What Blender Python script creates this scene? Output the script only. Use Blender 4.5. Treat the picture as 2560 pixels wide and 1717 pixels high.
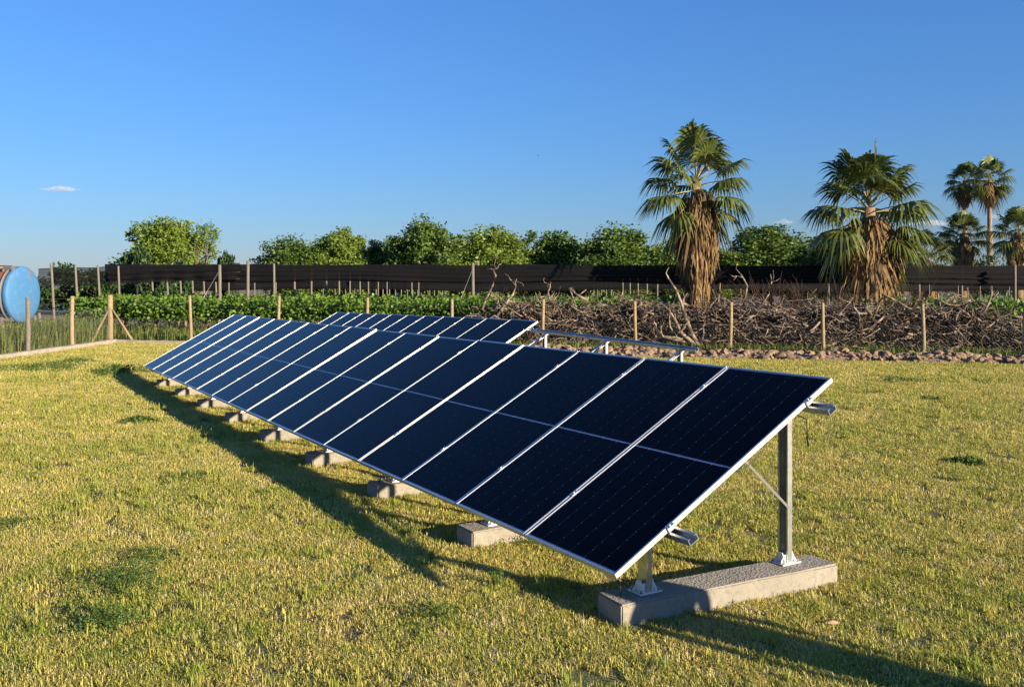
import bpy, bmesh, math, random
import numpy as np
from mathutils import Vector, Matrix, Euler

# ------------------------------------------------------------------ scene
scene = bpy.context.scene
col = scene.collection
for o in list(bpy.data.objects):
    bpy.data.objects.remove(o)

FPX, CYPX, CAM_H = 2269.0, 713.9, 2.37          # focal length (px of 2560), horizon row, eye height
cam_d = bpy.data.cameras.new('camera')
cam_d.sensor_width = 36.0
cam_d.lens = 36.0 * FPX / 2560.0
cam_d.shift_y = -(858.5 - CYPX) / 2560.0
cam_d.clip_start, cam_d.clip_end = 0.1, 20000
cam = bpy.data.objects.new('camera', cam_d)
col.objects.link(cam)
cam.location = (0, 0, CAM_H)
cam.rotation_euler = (math.radians(90), 0, 0)
scene.camera = cam
scene.render.resolution_x, scene.render.resolution_y = 1024, 686

# row axes: D runs along the panel rows away from the camera (east), N uphill across them
TH, TAU = 1.02645799, 0.50825754
P0 = Vector((0.6867, 6.0665, 0.0))
D = Vector((-math.cos(TH), math.sin(TH), 0))
N = Vector((math.sin(TH), math.cos(TH), 0))
SUN_EL = math.radians(14.3)
AZ = math.radians(20.0)
to_sun = (-D * math.cos(AZ) + N * math.sin(AZ)) * math.cos(SUN_EL) + Vector((0, 0, math.sin(SUN_EL)))

world = bpy.data.worlds.new('World')
scene.world = world
world.use_nodes = True
wn = world.node_tree
wn.nodes.clear()
sky = wn.nodes.new('ShaderNodeTexSky')
sky.sky_type = 'NISHITA'
sky.sun_disc = False
sky.sun_elevation = SUN_EL
sky.sun_rotation = math.atan2(to_sun.x, to_sun.y)
sky.altitude = 0
sky.air_density = 1.45
sky.dust_density = 0.0
sky.ozone_density = 9.0
bg = wn.nodes.new('ShaderNodeBackground')
bg.inputs['Strength'].default_value = 0.079
wo = wn.nodes.new('ShaderNodeOutputWorld')
tint = wn.nodes.new('ShaderNodeMix')
tint.data_type = 'RGBA'
tint.blend_type = 'MULTIPLY'
tint.inputs[0].default_value = 1.0
tint.inputs[7].default_value = (0.845, 0.91, 1.18, 1)
gam = wn.nodes.new('ShaderNodeGamma')
gam.inputs['Gamma'].default_value = 0.85
wn.links.new(sky.outputs[0], gam.inputs['Color'])
wn.links.new(gam.outputs[0], tint.inputs[6])
wn.links.new(tint.outputs[2], bg.inputs[0])
wn.links.new(bg.outputs[0], wo.inputs[0])

sun_d = bpy.data.lights.new('sun', 'SUN')
sun_d.energy = 5.0
sun_d.angle = math.radians(0.5)
sun_d.color = (1.0, 0.84, 0.62)
sun = bpy.data.objects.new('sun', sun_d)
col.objects.link(sun)
sun.rotation_euler = to_sun.to_track_quat('Z', 'Y').to_euler()

scene.view_settings.view_transform = 'Standard'
scene.view_settings.look = 'None'
scene.view_settings.exposure = 1.38
scene.view_settings.gamma = 1.0

# ------------------------------------------------------------------ helpers
random.seed(11)
rng = np.random.default_rng(11)
ORD = ['nearest', 'second', 'third', 'fourth', 'fifth', 'sixth', 'seventh', 'eighth', 'ninth', 'tenth', 'eleventh',
       'twelfth', 'thirteenth', 'fourteenth', 'fifteenth', 'sixteenth', 'seventeenth', 'eighteenth', 'nineteenth',
       'twentieth']


def px(u, v=None, Y=None, z=None):
    """pixel of the 2560x1717 photo -> world point at depth Y or height z"""
    if Y is None:
        Y = (CAM_H - z) * FPX / (v - CYPX)
    x = (u - 1280) / FPX * Y
    return Vector((x, Y, CAM_H - (v - CYPX) / FPX * Y if v is not None else 0))


def rowpt(d, n, z=0.0):
    p = P0 + D * d + N * n
    return Vector((p.x, p.y, z))


class MB:
    def __init__(self):
        self.v, self.f, self.smooth = [], [], []

    def add(self, verts, faces, smooth=False):
        b = len(self.v)
        self.v += [tuple(p) for p in verts]
        self.f += [[i + b for i in q] for q in faces]
        self.smooth += [smooth] * len(faces)

    def box(self, a, b, M=None):
        x0, y0, z0 = a
        x1, y1, z1 = b
        vs = [Vector(p) for p in ((x0, y0, z0), (x1, y0, z0), (x1, y1, z0), (x0, y1, z0),
                                  (x0, y0, z1), (x1, y0, z1), (x1, y1, z1), (x0, y1, z1))]
        if M is not None:
            vs = [M @ p for p in vs]
        self.add(vs, [(0, 3, 2, 1), (4, 5, 6, 7), (0, 1, 5, 4), (1, 2, 6, 5), (2, 3, 7, 6), (3, 0, 4, 7)])

    def tube(self, pts, rad, n=6, smooth=True, cap=True):
        pts = [Vector(p) for p in pts]
        if not hasattr(rad, '__len__'):
            rad = [rad] * len(pts)
        vs, fs = [], []
        up = Vector((0.31, 0.17, 0.93))
        for i, p in enumerate(pts):
            t = (pts[min(i + 1, len(pts) - 1)] - pts[max(i - 1, 0)]).normalized()
            a = t.cross(up)
            if a.length < 1e-3:
                a = t.cross(Vector((1, 0, 0)))
            a.normalize()
            b = t.cross(a)
            for k in range(n):
                w = 2 * math.pi * k / n
                vs.append(p + (a * math.cos(w) + b * math.sin(w)) * rad[i])
        for i in range(len(pts) - 1):
            for k in range(n):
                k2 = (k + 1) % n
                fs.append((i * n + k, i * n + k2, (i + 1) * n + k2, (i + 1) * n + k))
        self.add(vs, fs, smooth)
        if cap:
            b = len(self.v) - len(vs)
            self.f.append([b + k for k in range(n)][::-1])
            self.f.append([b + (len(pts) - 1) * n + k for k in range(n)])
            self.smooth += [False, False]

    def extrude(self, prof, p0, ax_u, ax_v, vec):
        """closed profile [(u,v)] placed at p0 in the plane (ax_u, ax_v), swept along vec; side walls and caps"""
        n = len(prof)
        a = [p0 + ax_u * u + ax_v * v for u, v in prof]
        b = [p + vec for p in a]
        self.add(a + b, [(i, (i + 1) % n, n + (i + 1) % n, n + i) for i in range(n)]
                 + [list(range(n))[::-1], list(range(n, 2 * n))])

    def mesh(self, name):
        me = bpy.data.meshes.new(name)
        me.from_pydata(self.v, [], self.f)
        me.polygons.foreach_set('use_smooth', self.smooth)
        me.update()
        return me

    def build(self, name, m, parent=None, fix=False):
        me = self.mesh(name)
        if fix:
            bm = bmesh.new()
            bm.from_mesh(me)
            bmesh.ops.recalc_face_normals(bm, faces=bm.faces)
            bm.to_mesh(me)
            bm.free()
        return obj(name, me, m, parent)


def obj(name, me, m=None, parent=None):
    if m is not None and not me.materials:
        me.materials.append(m)
    o = bpy.data.objects.new(name, me)
    col.objects.link(o)
    o.parent = parent
    return o


def tag(o, label=None, cat=None, group=None, kind=None):
    if label:
        o['label'] = label
    if cat:
        o['category'] = cat
    if group:
        o['group'] = group
    if kind:
        o['kind'] = kind
    return o


def empty(name, loc=(0, 0, 0), rot=(0, 0, 0), scale=1.0):
    o = bpy.data.objects.new(name, None)
    col.objects.link(o)
    o.location = loc
    o.rotation_euler = rot
    o.scale = (scale,) * 3
    o.empty_display_size = 0.1
    return o


def tris_mesh(name, V, k):
    """V (n,k,3) independent k-gons"""
    n = len(V)
    me = bpy.data.meshes.new(name)
    me.vertices.add(n * k)
    me.vertices.foreach_set('co', V.astype(np.float32).ravel())
    me.loops.add(n * k)
    me.loops.foreach_set('vertex_index', np.arange(n * k, dtype=np.int32))
    me.polygons.add(n)
    me.polygons.foreach_set('loop_start', np.arange(0, n * k, k, dtype=np.int32))
    me.update(calc_edges=True)
    return me


def leaf_quads(C, size, rs, flat=0.0, aspect=0.62):
    """kite-shaped leaves at points C; flat>0 biases normals upward"""
    n = len(C)
    nrm = rs.normal(size=(n, 3))
    nrm[:, 2] += flat
    nrm /= np.linalg.norm(nrm, axis=1)[:, None]
    a = rs.normal(size=(n, 3))
    a -= (a * nrm).sum(1)[:, None] * nrm
    a /= np.linalg.norm(a, axis=1)[:, None]
    b = np.cross(nrm, a)
    s = (size * rs.uniform(0.65, 1.3, n))[:, None]
    w = s * aspect
    bend = nrm * s * rs.uniform(-0.25, 0.25, n)[:, None]
    return np.stack([C - a * s * .5, C + b * w * .5 + a * s * .08 + bend * .6, C + a * s * .5, C - b * w * .5 + a * s * .08 + bend * .6], 1)


# ------------------------------------------------------------------ materials
def mat(name, base=(.5, .5, .5), rough=.7, metal=0.0, spec=.5, noise=None, noise2=None, bump=None, transl=0.0, coords='Object'):
    m = bpy.data.materials.new(name)
    m.use_nodes = True
    nt = m.node_tree
    b = nt.nodes['Principled BSDF']
    b.inputs['Base Color'].default_value = (*base, 1)
    b.inputs['Roughness'].default_value = rough
    b.inputs['Metallic'].default_value = metal
    b.inputs['Specular IOR Level'].default_value = spec
    tc = nt.nodes.new('ShaderNodeTexCoord')
    src = tc.outputs[coords] if coords != 'World' else nt.nodes.new('ShaderNodeNewGeometry').outputs['Position']
    colr = None
    for nz in (noise, noise2):
        if not nz:
            continue
        scale, c2, lo, hi = nz[:4]
        t = nt.nodes.new('ShaderNodeTexNoise')
        t.inputs['Scale'].default_value = scale
        t.inputs['Detail'].default_value = 6
        t.inputs['Roughness'].default_value = .65
        if len(nz) > 4:
            mp = nt.nodes.new('ShaderNodeMapping')
            mp.inputs['Scale'].default_value = nz[4]
            nt.links.new(src, mp.inputs[0])
            nt.links.new(mp.outputs[0], t.inputs['Vector'])
        else:
            nt.links.new(src, t.inputs['Vector'])
        r = nt.nodes.new('ShaderNodeMapRange')
        r.inputs['From Min'].default_value = lo
        r.inputs['From Max'].default_value = hi
        nt.links.new(t.outputs['Fac'], r.inputs['Value'])
        mx = nt.nodes.new('ShaderNodeMix')
        mx.data_type = 'RGBA'
        if colr is None:
            mx.inputs[6].default_value = (*base, 1)
        else:
            nt.links.new(colr, mx.inputs[6])
        mx.inputs[7].default_value = (*c2, 1)
        nt.links.new(r.outputs[0], mx.inputs[0])
        colr = mx.outputs[2]
    if colr is not None:
        nt.links.new(colr, b.inputs['Base Color'])
    if bump:
        t = nt.nodes.new('ShaderNodeTexNoise')
        t.inputs['Scale'].default_value = bump[0]
        t.inputs['Detail'].default_value = 5
        nt.links.new(src, t.inputs['Vector'])
        bp = nt.nodes.new('ShaderNodeBump')
        bp.inputs['Strength'].default_value = bump[1]
        bp.inputs['Distance'].default_value = bump[2] if len(bump) > 2 else .02
        nt.links.new(t.outputs['Fac'], bp.inputs['Height'])
        nt.links.new(bp.outputs[0], b.inputs['Normal'])
    if transl > 0:
        out = nt.nodes['Material Output']
        tl = nt.nodes.new('ShaderNodeBsdfTranslucent')
        if colr is not None:
            nt.links.new(colr, tl.inputs[0])
        else:
            tl.inputs[0].default_value = (*base, 1)
        ms = nt.nodes.new('ShaderNodeMixShader')
        ms.inputs[0].default_value = transl
        nt.links.new(b.outputs[0], ms.inputs[1])
        nt.links.new(tl.outputs[0], ms.inputs[2])
        nt.links.new(ms.outputs[0], out.inputs[0])
    return m


def net_mat(name, alpha, streak=0.3):
    m = bpy.data.materials.new(name)
    m.use_nodes = True
    nt = m.node_tree
    b = nt.nodes['Principled BSDF']
    b.inputs['Base Color'].default_value = (.012, .012, .014, 1)
    b.inputs['Roughness'].default_value = .8
    b.inputs['Specular IOR Level'].default_value = .2
    tc = nt.nodes.new('ShaderNodeTexCoord')
    mp = nt.nodes.new('ShaderNodeMapping')
    mp.inputs['Scale'].default_value = (.05, .05, 7)
    t = nt.nodes.new('ShaderNodeTexNoise')
    t.inputs['Scale'].default_value = 2.0
    t.inputs['Detail'].default_value = 5
    nt.links.new(tc.outputs['Object'], mp.inputs[0])
    nt.links.new(mp.outputs[0], t.inputs['Vector'])
    r = nt.nodes.new('ShaderNodeMapRange')
    r.inputs['From Min'].default_value = .3
    r.inputs['From Max'].default_value = .7
    r.inputs['To Min'].default_value = max(0, alpha - streak)
    r.inputs['To Max'].default_value = min(1, alpha + streak * .5)
    nt.links.new(t.outputs['Fac'], r.inputs['Value'])
    mx = nt.nodes.new('ShaderNodeMix')
    mx.data_type = 'RGBA'
    mx.inputs[6].default_value = (.002, .002, .0028, 1)
    mx.inputs[7].default_value = (.0065, .0065, .008, 1)
    nt.links.new(t.outputs['Fac'], mx.inputs[0])
    nt.links.new(mx.outputs[2], b.inputs['Base Color'])
    tr = nt.nodes.new('ShaderNodeBsdfTransparent')
    ms = nt.nodes.new('ShaderNodeMixShader')
    nt.links.new(r.outputs[0], ms.inputs[0])
    nt.links.new(tr.outputs[0], ms.inputs[1])
    nt.links.new(b.outputs[0], ms.inputs[2])
    nt.links.new(ms.outputs[0], nt.nodes['Material Output'].inputs[0])
    return m


M = {
    'soil': mat('soil', (.17, .12, .08), .95, noise=(.8, (.09, .085, .035), .4, .65), noise2=(9, (.24, .18, .12), .5, .75), bump=(14, .6, .05), coords='World'),
    'lawn': mat('lawn', (.15, .115, .045), .95, noise=(.55, (.10, .125, .025), .42, .62), noise2=(24, (.045, .05, .012), .45, .7), bump=(60, .9, .03), coords='World'),
    'grass': mat('grass', (.56, .465, .14), .6, spec=.2, noise=(1.1, (.37, .365, .07), .44, .60), noise2=(5, (.66, .54, .28), .52, .68), transl=.3, coords='World'),
    'grass_green': mat('grass_green', (.23, .295, .045), .6, spec=.2, noise=(3, (.44, .40, .09), .4, .65), transl=.3, coords='World'),
    'concrete': mat('concrete', (.225, .205, .170), .92, spec=.1, noise=(3, (.275, .25, .205), .4, .7), noise2=(26, (.145, .13, .108), .5, .8), bump=(70, .35, .01), coords='World'),
    'concrete_top': mat('concrete_top', (.27, .25, .215), .95, spec=.15, noise=(60, (.38, .355, .31), .45, .7), noise2=(5, (.20, .185, .155), .5, .75), bump=(55, 1.0, .03), coords='World'),
    'kerb': mat('kerb', (.30, .26, .21), .95, noise=(4, (.23, .195, .155), .4, .7), noise2=(30, (.38, .33, .28), .5, .8), bump=(30, .5, .02), coords='World'),
    'alu': mat('aluminium', (.70, .70, .69), .36, .75, noise=(5, (.62, .62, .62), .4, .7)),
    'galv': mat('galvanised_steel', (.48, .50, .50), .34, .9, noise=(22, (.36, .38, .385), .42, .6), noise2=(4, (.56, .57, .57), .45, .7), coords='World'),
    'plate': mat('painted_steel', (.72, .72, .70), .5, .25, noise=(25, (.55, .55, .53), .5, .8)),
    'brace': mat('shaded_steel', (.13, .13, .13), .6, .5),  # galvanised steel in a darker tone, shade put into the colour
    'bolt': mat('bolt_steel', (.25, .25, .26), .45, .8),
    'cell': mat('solar_cell', (.0008, .0009, .0018), .08, 0, .034, noise=(1.4, (.0020, .0026, .006), .4, .65)),
    'back': mat('back_sheet', (.30, .33, .40), .15, 0, .25),
    'under': mat('panel_underside', (.55, .56, .58), .5),
    'rebar': mat('rebar', (.06, .045, .035), .8),
    'rubber': mat('black_cable', (.012, .012, .012), .5),
    'post': mat('pine_post', (.27, .205, .12), .85, spec=.15, noise=(9, (.18, .13, .075), .45, .7, (6, 6, .5)), noise2=(3, (.33, .265, .17), .5, .8), bump=(20, .4, .01)),
    'post_grey': mat('weathered_post', (.165, .145, .12), .9, spec=.12, noise=(9, (.095, .082, .068), .45, .7, (5, 5, .5)), bump=(20, .4, .01)),
    'tar': mat('tarred_wood', (.02, .017, .015), .7),
    'wire': mat('fence_wire', (.30, .30, .29), .45, .7),
    'mesh': mat('chain_link_wire', (.10, .10, .095), .6, .5),
    'wood': mat('dead_wood', (.215, .168, .125), .92, spec=.1, noise=(1.6, (.04, .03, .024), .42, .60), noise2=(9, (.45, .37, .295), .50, .74), bump=(30, .5, .01)),  # mottled wood, contrast raised to stand for dark gaps and sunlit highlights
    'twig': mat('red_twigs', (.075, .048, .038), .9, spec=.15, noise=(3, (.055, .03, .024), .4, .7)),
    'clod': mat('earth_clod', (.215, .145, .092), .97, spec=.1, noise=(3, (.29, .215, .15), .4, .7), noise2=(14, (.14, .10, .07), .5, .75), bump=(18, .6, .03)),
    'vine_leaf': mat('vine_leaf', (.10, .19, .02), .45, spec=.4, noise=(4, (.19, .28, .035), .45, .7), noise2=(1.2, (.05, .11, .014), .45, .7), transl=.35, coords='World'),
    'tree_leaf': mat('tree_leaf', (.075, .135, .022), .5, spec=.35, noise=(1.6, (.13, .19, .03), .42, .68), noise2=(.5, (.038, .075, .014), .42, .66), transl=.25, coords='World'),
    'bright_leaf': mat('bright_leaf', (.115, .18, .024), .5, spec=.35, noise=(1.6, (.16, .21, .03), .42, .68), transl=.3, coords='World'),
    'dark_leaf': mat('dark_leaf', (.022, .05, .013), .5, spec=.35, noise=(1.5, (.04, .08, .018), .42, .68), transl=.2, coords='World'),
    'weed': mat('weed_leaf', (.05, .10, .022), .6, spec=.2, noise=(9, (.09, .155, .03), .42, .68), transl=.25, coords='World'),
    'weed_tall': mat('tall_weed', (.11, .165, .035), .7, spec=.2, noise=(3, (.22, .22, .06), .42, .68), transl=.3, coords='World'),
    'bark': mat('bark', (.16, .12, .085), .95, spec=.1, noise=(5, (.09, .065, .045), .4, .7), bump=(12, .6, .03)),
    'vine_bark': mat('vine_bark', (.24, .155, .10), .95, spec=.1, noise=(7, (.15, .095, .06), .4, .7), bump=(20, .6, .02)),
    'palm_green': mat('palm_frond', (.085, .115, .024), .42, spec=.45, noise=(1.3, (.18, .19, .045), .45, .68), noise2=(.8, (.042, .066, .016), .47, .7), transl=.25, coords='World'),
    'palm_far': mat('palm_frond_far', (.075, .115, .03), .4, spec=.5, noise=(1.0, (.12, .15, .04), .42, .68), transl=.2, coords='World'),
    'palm_stalk': mat('palm_stalk', (.20, .19, .06), .5, noise=(3, (.26, .18, .08), .4, .7)),
    'palm_dead': mat('palm_dead_frond', (.235, .152, .068), .85, spec=.15, noise=(2.2, (.11, .068, .034), .40, .62), noise2=(7, (.31, .225, .125), .5, .75), transl=.12, coords='World'),
    'palm_trunk': mat('palm_trunk', (.26, .18, .11), .95, spec=.1, noise=(4, (.15, .10, .06), .4, .7), bump=(10, .8, .04)),
    'net': net_mat('hail_net', .985, .03),
    'net_thin': net_mat('hail_net_thin', .80, .25),
    'cloud': None,
}

# tank paint: blue, with rust that has eaten in along the top and run down in streaks
def tank_paint(name, base, rust, pale, zgain, lo, hi, streak):
    m = bpy.data.materials.new(name)
    m.use_nodes = True
    nt = m.node_tree
    b = nt.nodes['Principled BSDF']
    b.inputs['Roughness'].default_value = .6
    b.inputs['Specular IOR Level'].default_value = .2
    tc = nt.nodes.new('ShaderNodeTexCoord')
    sep = nt.nodes.new('ShaderNodeSeparateXYZ')
    nt.links.new(tc.outputs['Object'], sep.inputs[0])
    def noise(scale, mapping):
        mp = nt.nodes.new('ShaderNodeMapping')
        mp.inputs['Scale'].default_value = mapping
        nz = nt.nodes.new('ShaderNodeTexNoise')
        nz.inputs['Scale'].default_value = scale
        nz.inputs['Detail'].default_value = 7
        nt.links.new(tc.outputs['Object'], mp.inputs[0])
        nt.links.new(mp.outputs[0], nz.inputs['Vector'])
        return nz.outputs['Fac']
    def ramp(v, a, c, top=1.0):
        r = nt.nodes.new('ShaderNodeMapRange')
        r.inputs['From Min'].default_value = a
        r.inputs['From Max'].default_value = c
        r.inputs['To Max'].default_value = top
        nt.links.new(v, r.inputs['Value'])
        return r.outputs[0]
    def mix(f, a, c2):
        x = nt.nodes.new('ShaderNodeMix')
        x.data_type = 'RGBA'
        nt.links.new(f, x.inputs[0])
        if isinstance(a, tuple):
            x.inputs[6].default_value = (*a, 1)
        else:
            nt.links.new(a, x.inputs[6])
        x.inputs[7].default_value = (*c2, 1)
        return x.outputs[2]
    ad = nt.nodes.new('ShaderNodeMath')
    ad.operation = 'MULTIPLY_ADD'
    ad.inputs[1].default_value = zgain
    nt.links.new(sep.outputs[2], ad.inputs[0])
    nt.links.new(noise(1.8, streak), ad.inputs[2])
    c = mix(ramp(noise(5, (1, 1, 1)), .50, .75, .7), base, pale)
    c = mix(ramp(ad.outputs[0], lo, hi), c, rust)
    nt.links.new(c, b.inputs['Base Color'])
    return m


M['tank'] = tank_paint('tank_paint', (.075, .15, .23), (.19, .07, .03), (.19, .22, .24), .42, .62, .82, (1, 1.6, .55))
M['tank_end'] = tank_paint('tank_end_paint', (.055, .16, .32), (.15, .11, .10), (.085, .205, .36), .22, .72, .92, (1, 2.4, .6))
M['tank_dark'] = mat('tank_fitting', (.16, .15, .15), .7, .3, noise=(6, (.24, .11, .06), .5, .75))
M['wall'] = mat('pale_render', (.34, .26, .20), .95, noise=(3, (.28, .21, .16), .4, .7), bump=(20, .4, .02))
M['drum'] = mat('drum_plastic', (.07, .08, .085), .6)

# ------------------------------------------------------------------ fence lines (ground plan)
CORNER = Vector((-16.68, 37.66, 0))
FSL = -0.253                                   # back fence: y = 37.66 + FSL * (x + 16.68)


def fence_y(x):
    return CORNER.y + FSL * (x - CORNER.x)


def on_fence(u, off=0.0):
    k = (u - 1280) / FPX
    y = (CORNER.y + off - FSL * CORNER.x) / (1 - FSL * k)
    return Vector((k * y, y, 0))


# ------------------------------------------------------------------ ground
mb = MB()
Rr = 6000
ring = [(Rr * math.cos(a), Rr * math.sin(a), 0) for a in [2 * math.pi * i / 64 for i in range(64)]]
mb.add(ring, [list(range(64))])
tag(mb.build('ground', M['soil']), kind='structure')

mb = MB()
LX = -16.15
lawn_poly = [(LX, -6), (18, -6), (26, fence_y(26) - .6), (-4, fence_y(-4) - .6), (LX, fence_y(LX) - .35)]
mb.add([(x, y, .006) for x, y in lawn_poly], [list(range(len(lawn_poly)))])
tag(mb.build('lawn', M['lawn']), kind='structure')


def in_lawn(x, y):
    return (x > LX) and (y < fence_y(x) - .5) and (y > -6)


# ---- kerb at the foot of the fence
mb = MB()
kx = -16.16
def kerb(mb, a, b, w, h, seg):
    a, b = Vector(a), Vector(b)
    t = (b - a).normalized()
    s = Vector((-t.y, t.x, 0))
    rs = random.Random(5)
    vs, fs = [], []
    for i in range(seg + 1):
        p = a.lerp(b, i / seg)
        j = rs.uniform(-.012, .012)
        hh = h + rs.uniform(-.012, .012)
        vs += [p - s * (w / 2 + j), p - s * (w / 2 - .02 + j) + Vector((0, 0, hh)), p + s * (w / 2 - .02) + Vector((0, 0, hh)), p + s * (w / 2)]
    for i in range(seg):
        for k in range(3):
            fs.append((i * 4 + k, i * 4 + k + 1, i * 4 + 4 + k + 1, i * 4 + 4 + k))
    fs += [(0, 1, 2, 3), (seg * 4 + 3, seg * 4 + 2, seg * 4 + 1, seg * 4)]
    mb.add(vs, fs)
kerb(mb, (kx - .16, 20, 0), (kx - .16, 37.2, 0), .32, .17, 60)
tag(mb.build('kerb', M['kerb'], fix=True), kind='structure')
mb = MB()
kerb(mb, (kx - .34, 37.3, 0), (2.0, fence_y(2.0) - .12, 0), .30, .15, 70)
tag(mb.build('kerb', M['kerb'], fix=True), kind='structure')

# ------------------------------------------------------------------ solar panels
PW, PL, PT, GAP = 1.134, 2.465, .038, .020
STEP = PW + GAP


def c_profile(w, h, lip, t):
    """C section: web along w at v=0, flanges to v=h, lips turned in"""
    return [(-w/2, 0), (w/2, 0), (w/2, h), (w/2 - lip, h), (w/2 - lip, h - t), (w/2 - t, h - t), (w/2 - t, t),
            (-w/2 + t, t), (-w/2 + t, h - t), (-w/2 + lip, h - t), (-w/2 + lip, h), (-w/2, h)]


def panel_meshes():
    lip = .013
    f = MB()
    # frame bars, top lip at z=0, four bars butted end to end
    f.box((0, 0, -PT), (lip, PL, 0))
    f.box((PW - lip, 0, -PT), (PW, PL, 0))
    f.box((lip, 0, -PT), (PW - lip, lip, -.0005))
    f.box((lip, PL - lip, -PT), (PW - lip, PL, -.0005))
    fm = f.mesh('frame')
    b = MB()
    b.box((lip + .0005, lip + .0005, -.012), (PW - lip - .0005, PL - lip - .0005, -.005))
    bm_ = b.mesh('back_sheet')
    # one cell column: 13 half cells with clipped corners
    mx, my = .022, .026
    cw = (PW - 2 * mx) / 6
    half = (PL - 2 * my - .018) / 2
    ch = half / 13
    g = .0016
    c = MB()
    vl, vr = [], []
    for k in range(13):
        y0, y1 = k * ch, (k + 1) * ch
        n_ = .0042
        for (yy, dx) in ((y0 + .0005, n_), (y0 + n_ * 1.6, 0), (y1 - n_ * 1.6, 0), (y1 - .0005, n_)):
            vl.append((g + dx, yy, -.0035))
            vr.append((cw - g - dx, yy, -.0035))
    nn = len(vl)
    c.add(vl + vr, [(i, nn + i, nn + i + 1, i + 1) for i in range(nn - 1)])
    cm = c.mesh('cell_column')
    cl = MB()
    cl.box((-GAP - .012, -.03, .0005), (.012, .03, .0045))
    cl.box((-GAP + .004, -.03, -PT), (-.004, .03, .0005))
    cl.tube([(-GAP / 2, 0, .0045), (-GAP / 2, 0, .012)], .008, 6)
    clm = cl.mesh('clamp')
    return fm, bm_, cm, clm, mx, my, cw, half


fm, bkm, cm, clm, mx_, my_, cw_, half_ = panel_meshes()
T_LOW, T_UP = .541, 2.142


def place_panel(origin, rz, tau, roll, first, label, group, west_end):
    root = empty('solar_panel', origin, (tau, 0, rz))
    if roll:
        root.rotation_euler = (Matrix.Rotation(rz, 3, 'Z') @ Matrix.Rotation(roll, 3, 'Y') @ Matrix.Rotation(tau, 3, 'X')).to_euler()
    tag(root, label, 'solar panel', group)
    obj('frame', fm, M['alu'], root)
    obj('back_sheet', bkm, M['back'], root)
    for hv in range(2):
        for c in range(6):
            o = obj('cell_column', cm, M['cell'], root)
            o.location = (mx_ + c * cw_, my_ + hv * (half_ + .018), 0)
    for t in (T_LOW, T_UP):
        o = obj('clamp', clm, M['alu'], root)
        o.location = (0, t, 0)
        if west_end:
            o = obj('end_clamp', clm, M['alu'], root)
            o.location = (PW + GAP, t, 0)
    return root


LOWZ = .4419
rz_row = -TH
near_panel = None
for i in range(16):                           # i=0 nearest
    d_east = (i + 1) * STEP - GAP
    org = rowpt(d_east, 0, LOWZ + random.uniform(-.003, .003))
    if i == 0:
        lab = 'nearest panel of the long front row, its cream frame edge facing the camera'
    elif i == 15:
        lab = 'farthest panel of the long front row, reflecting the brightest blue'
    else:
        lab = '%s solar panel of the front row counted from the near end' % ORD[i]
    r = place_panel(org, rz_row, TAU + random.uniform(-.003, .003), 0, i == 0, lab, 'panels of the front row', i == 0)
    if i == 0:
        near_panel = r

# second row
R2_UP = Vector((.564, 20.354, CAM_H - .771))     # near upper corner
R2_SL = math.radians(-.59)
r2_low = R2_UP - (N * math.cos(TAU) + Vector((0, 0, math.sin(TAU)))) * PL
R2D = D * math.cos(R2_SL) + Vector((0, 0, math.sin(R2_SL)))
R2_D0 = (R2_UP - P0).dot(D)
R2_N0 = (r2_low - P0).dot(N)
for i in range(11):
    org = r2_low + R2D * ((i + 1) * STEP - GAP)
    if i == 0:
        lab = 'nearest panel of the shorter back row, beside the bare mounting rails'
    elif i == 10:
        lab = 'farthest panel of the shorter back row, in front of the vines'
    else:
        lab = '%s solar panel of the back row counted from the bare rails' % ORD[i]
    place_panel(org, rz_row, TAU, -R2_SL, False, lab, 'panels of the back row', i == 0)

# ------------------------------------------------------------------ mounting frames and footings
BL_N0, BL_LEN, BL_W, BL_H = .165, 2.05, .31, .17
FN, RN = .477, 1.87                            # front and rear leg positions across the row
SLOPE = math.tan(TAU)


def footing_mesh(seed):
    rs = random.Random(seed)
    bm = bmesh.new()
    bmesh.ops.create_cube(bm, size=1)
    bmesh.ops.scale(bm, vec=(BL_W, BL_LEN, BL_H + .06), verts=bm.verts)
    bmesh.ops.translate(bm, vec=(0, BL_LEN / 2, BL_H / 2 - .03), verts=bm.verts)
    bmesh.ops.bevel(bm, geom=list(bm.edges), offset=.012, segments=2, affect='EDGES')
    bmesh.ops.subdivide_edges(bm, edges=[e for e in bm.edges if e.calc_length() > .5], cuts=9)
    for v in bm.verts:
        v.co.x += rs.uniform(-.003, .003)
        v.co.z += rs.uniform(-.004, .004) if v.co.z > .1 else 0
    me = bpy.data.meshes.new('block')
    bm.to_mesh(me)
    bm.free()
    me.materials.append(M['concrete'])
    me.materials.append(M['concrete_top'])
    for p in me.polygons:
        p.material_index = 1 if p.normal.z > .8 else 0
    return me


foot_me = [footing_mesh(s) for s in range(3)]
mb = MB()
mb.tube([(0, 0, -.1), (.002, .004, .07)], .006, 6)
pin_me = mb.mesh('rebar_pin')


def footing(loc, rz, idx, label, group):
    root = empty('concrete_footing', loc, (0, 0, rz))
    tag(root, label, 'footing', group)
    obj('block', foot_me[idx % 3], None, root)
    o = obj('rebar_pin', pin_me, M['rebar'], root)
    o.location = (-.02, .10, BL_H)
    o.rotation_euler = (.05, .1, idx)


# local frame of a mount: x = west (-D), y = N, z up ; all meshes shared
def leg_mesh(h, sg):
    m_ = MB()
    m_.extrude(c_profile(.10, .05, .016, .004), Vector((0, -.025 * sg, 0)), Vector((-sg, 0, 0)), Vector((0, sg, 0)), Vector((0, 0, h)))
    return m_.mesh('leg')


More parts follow.
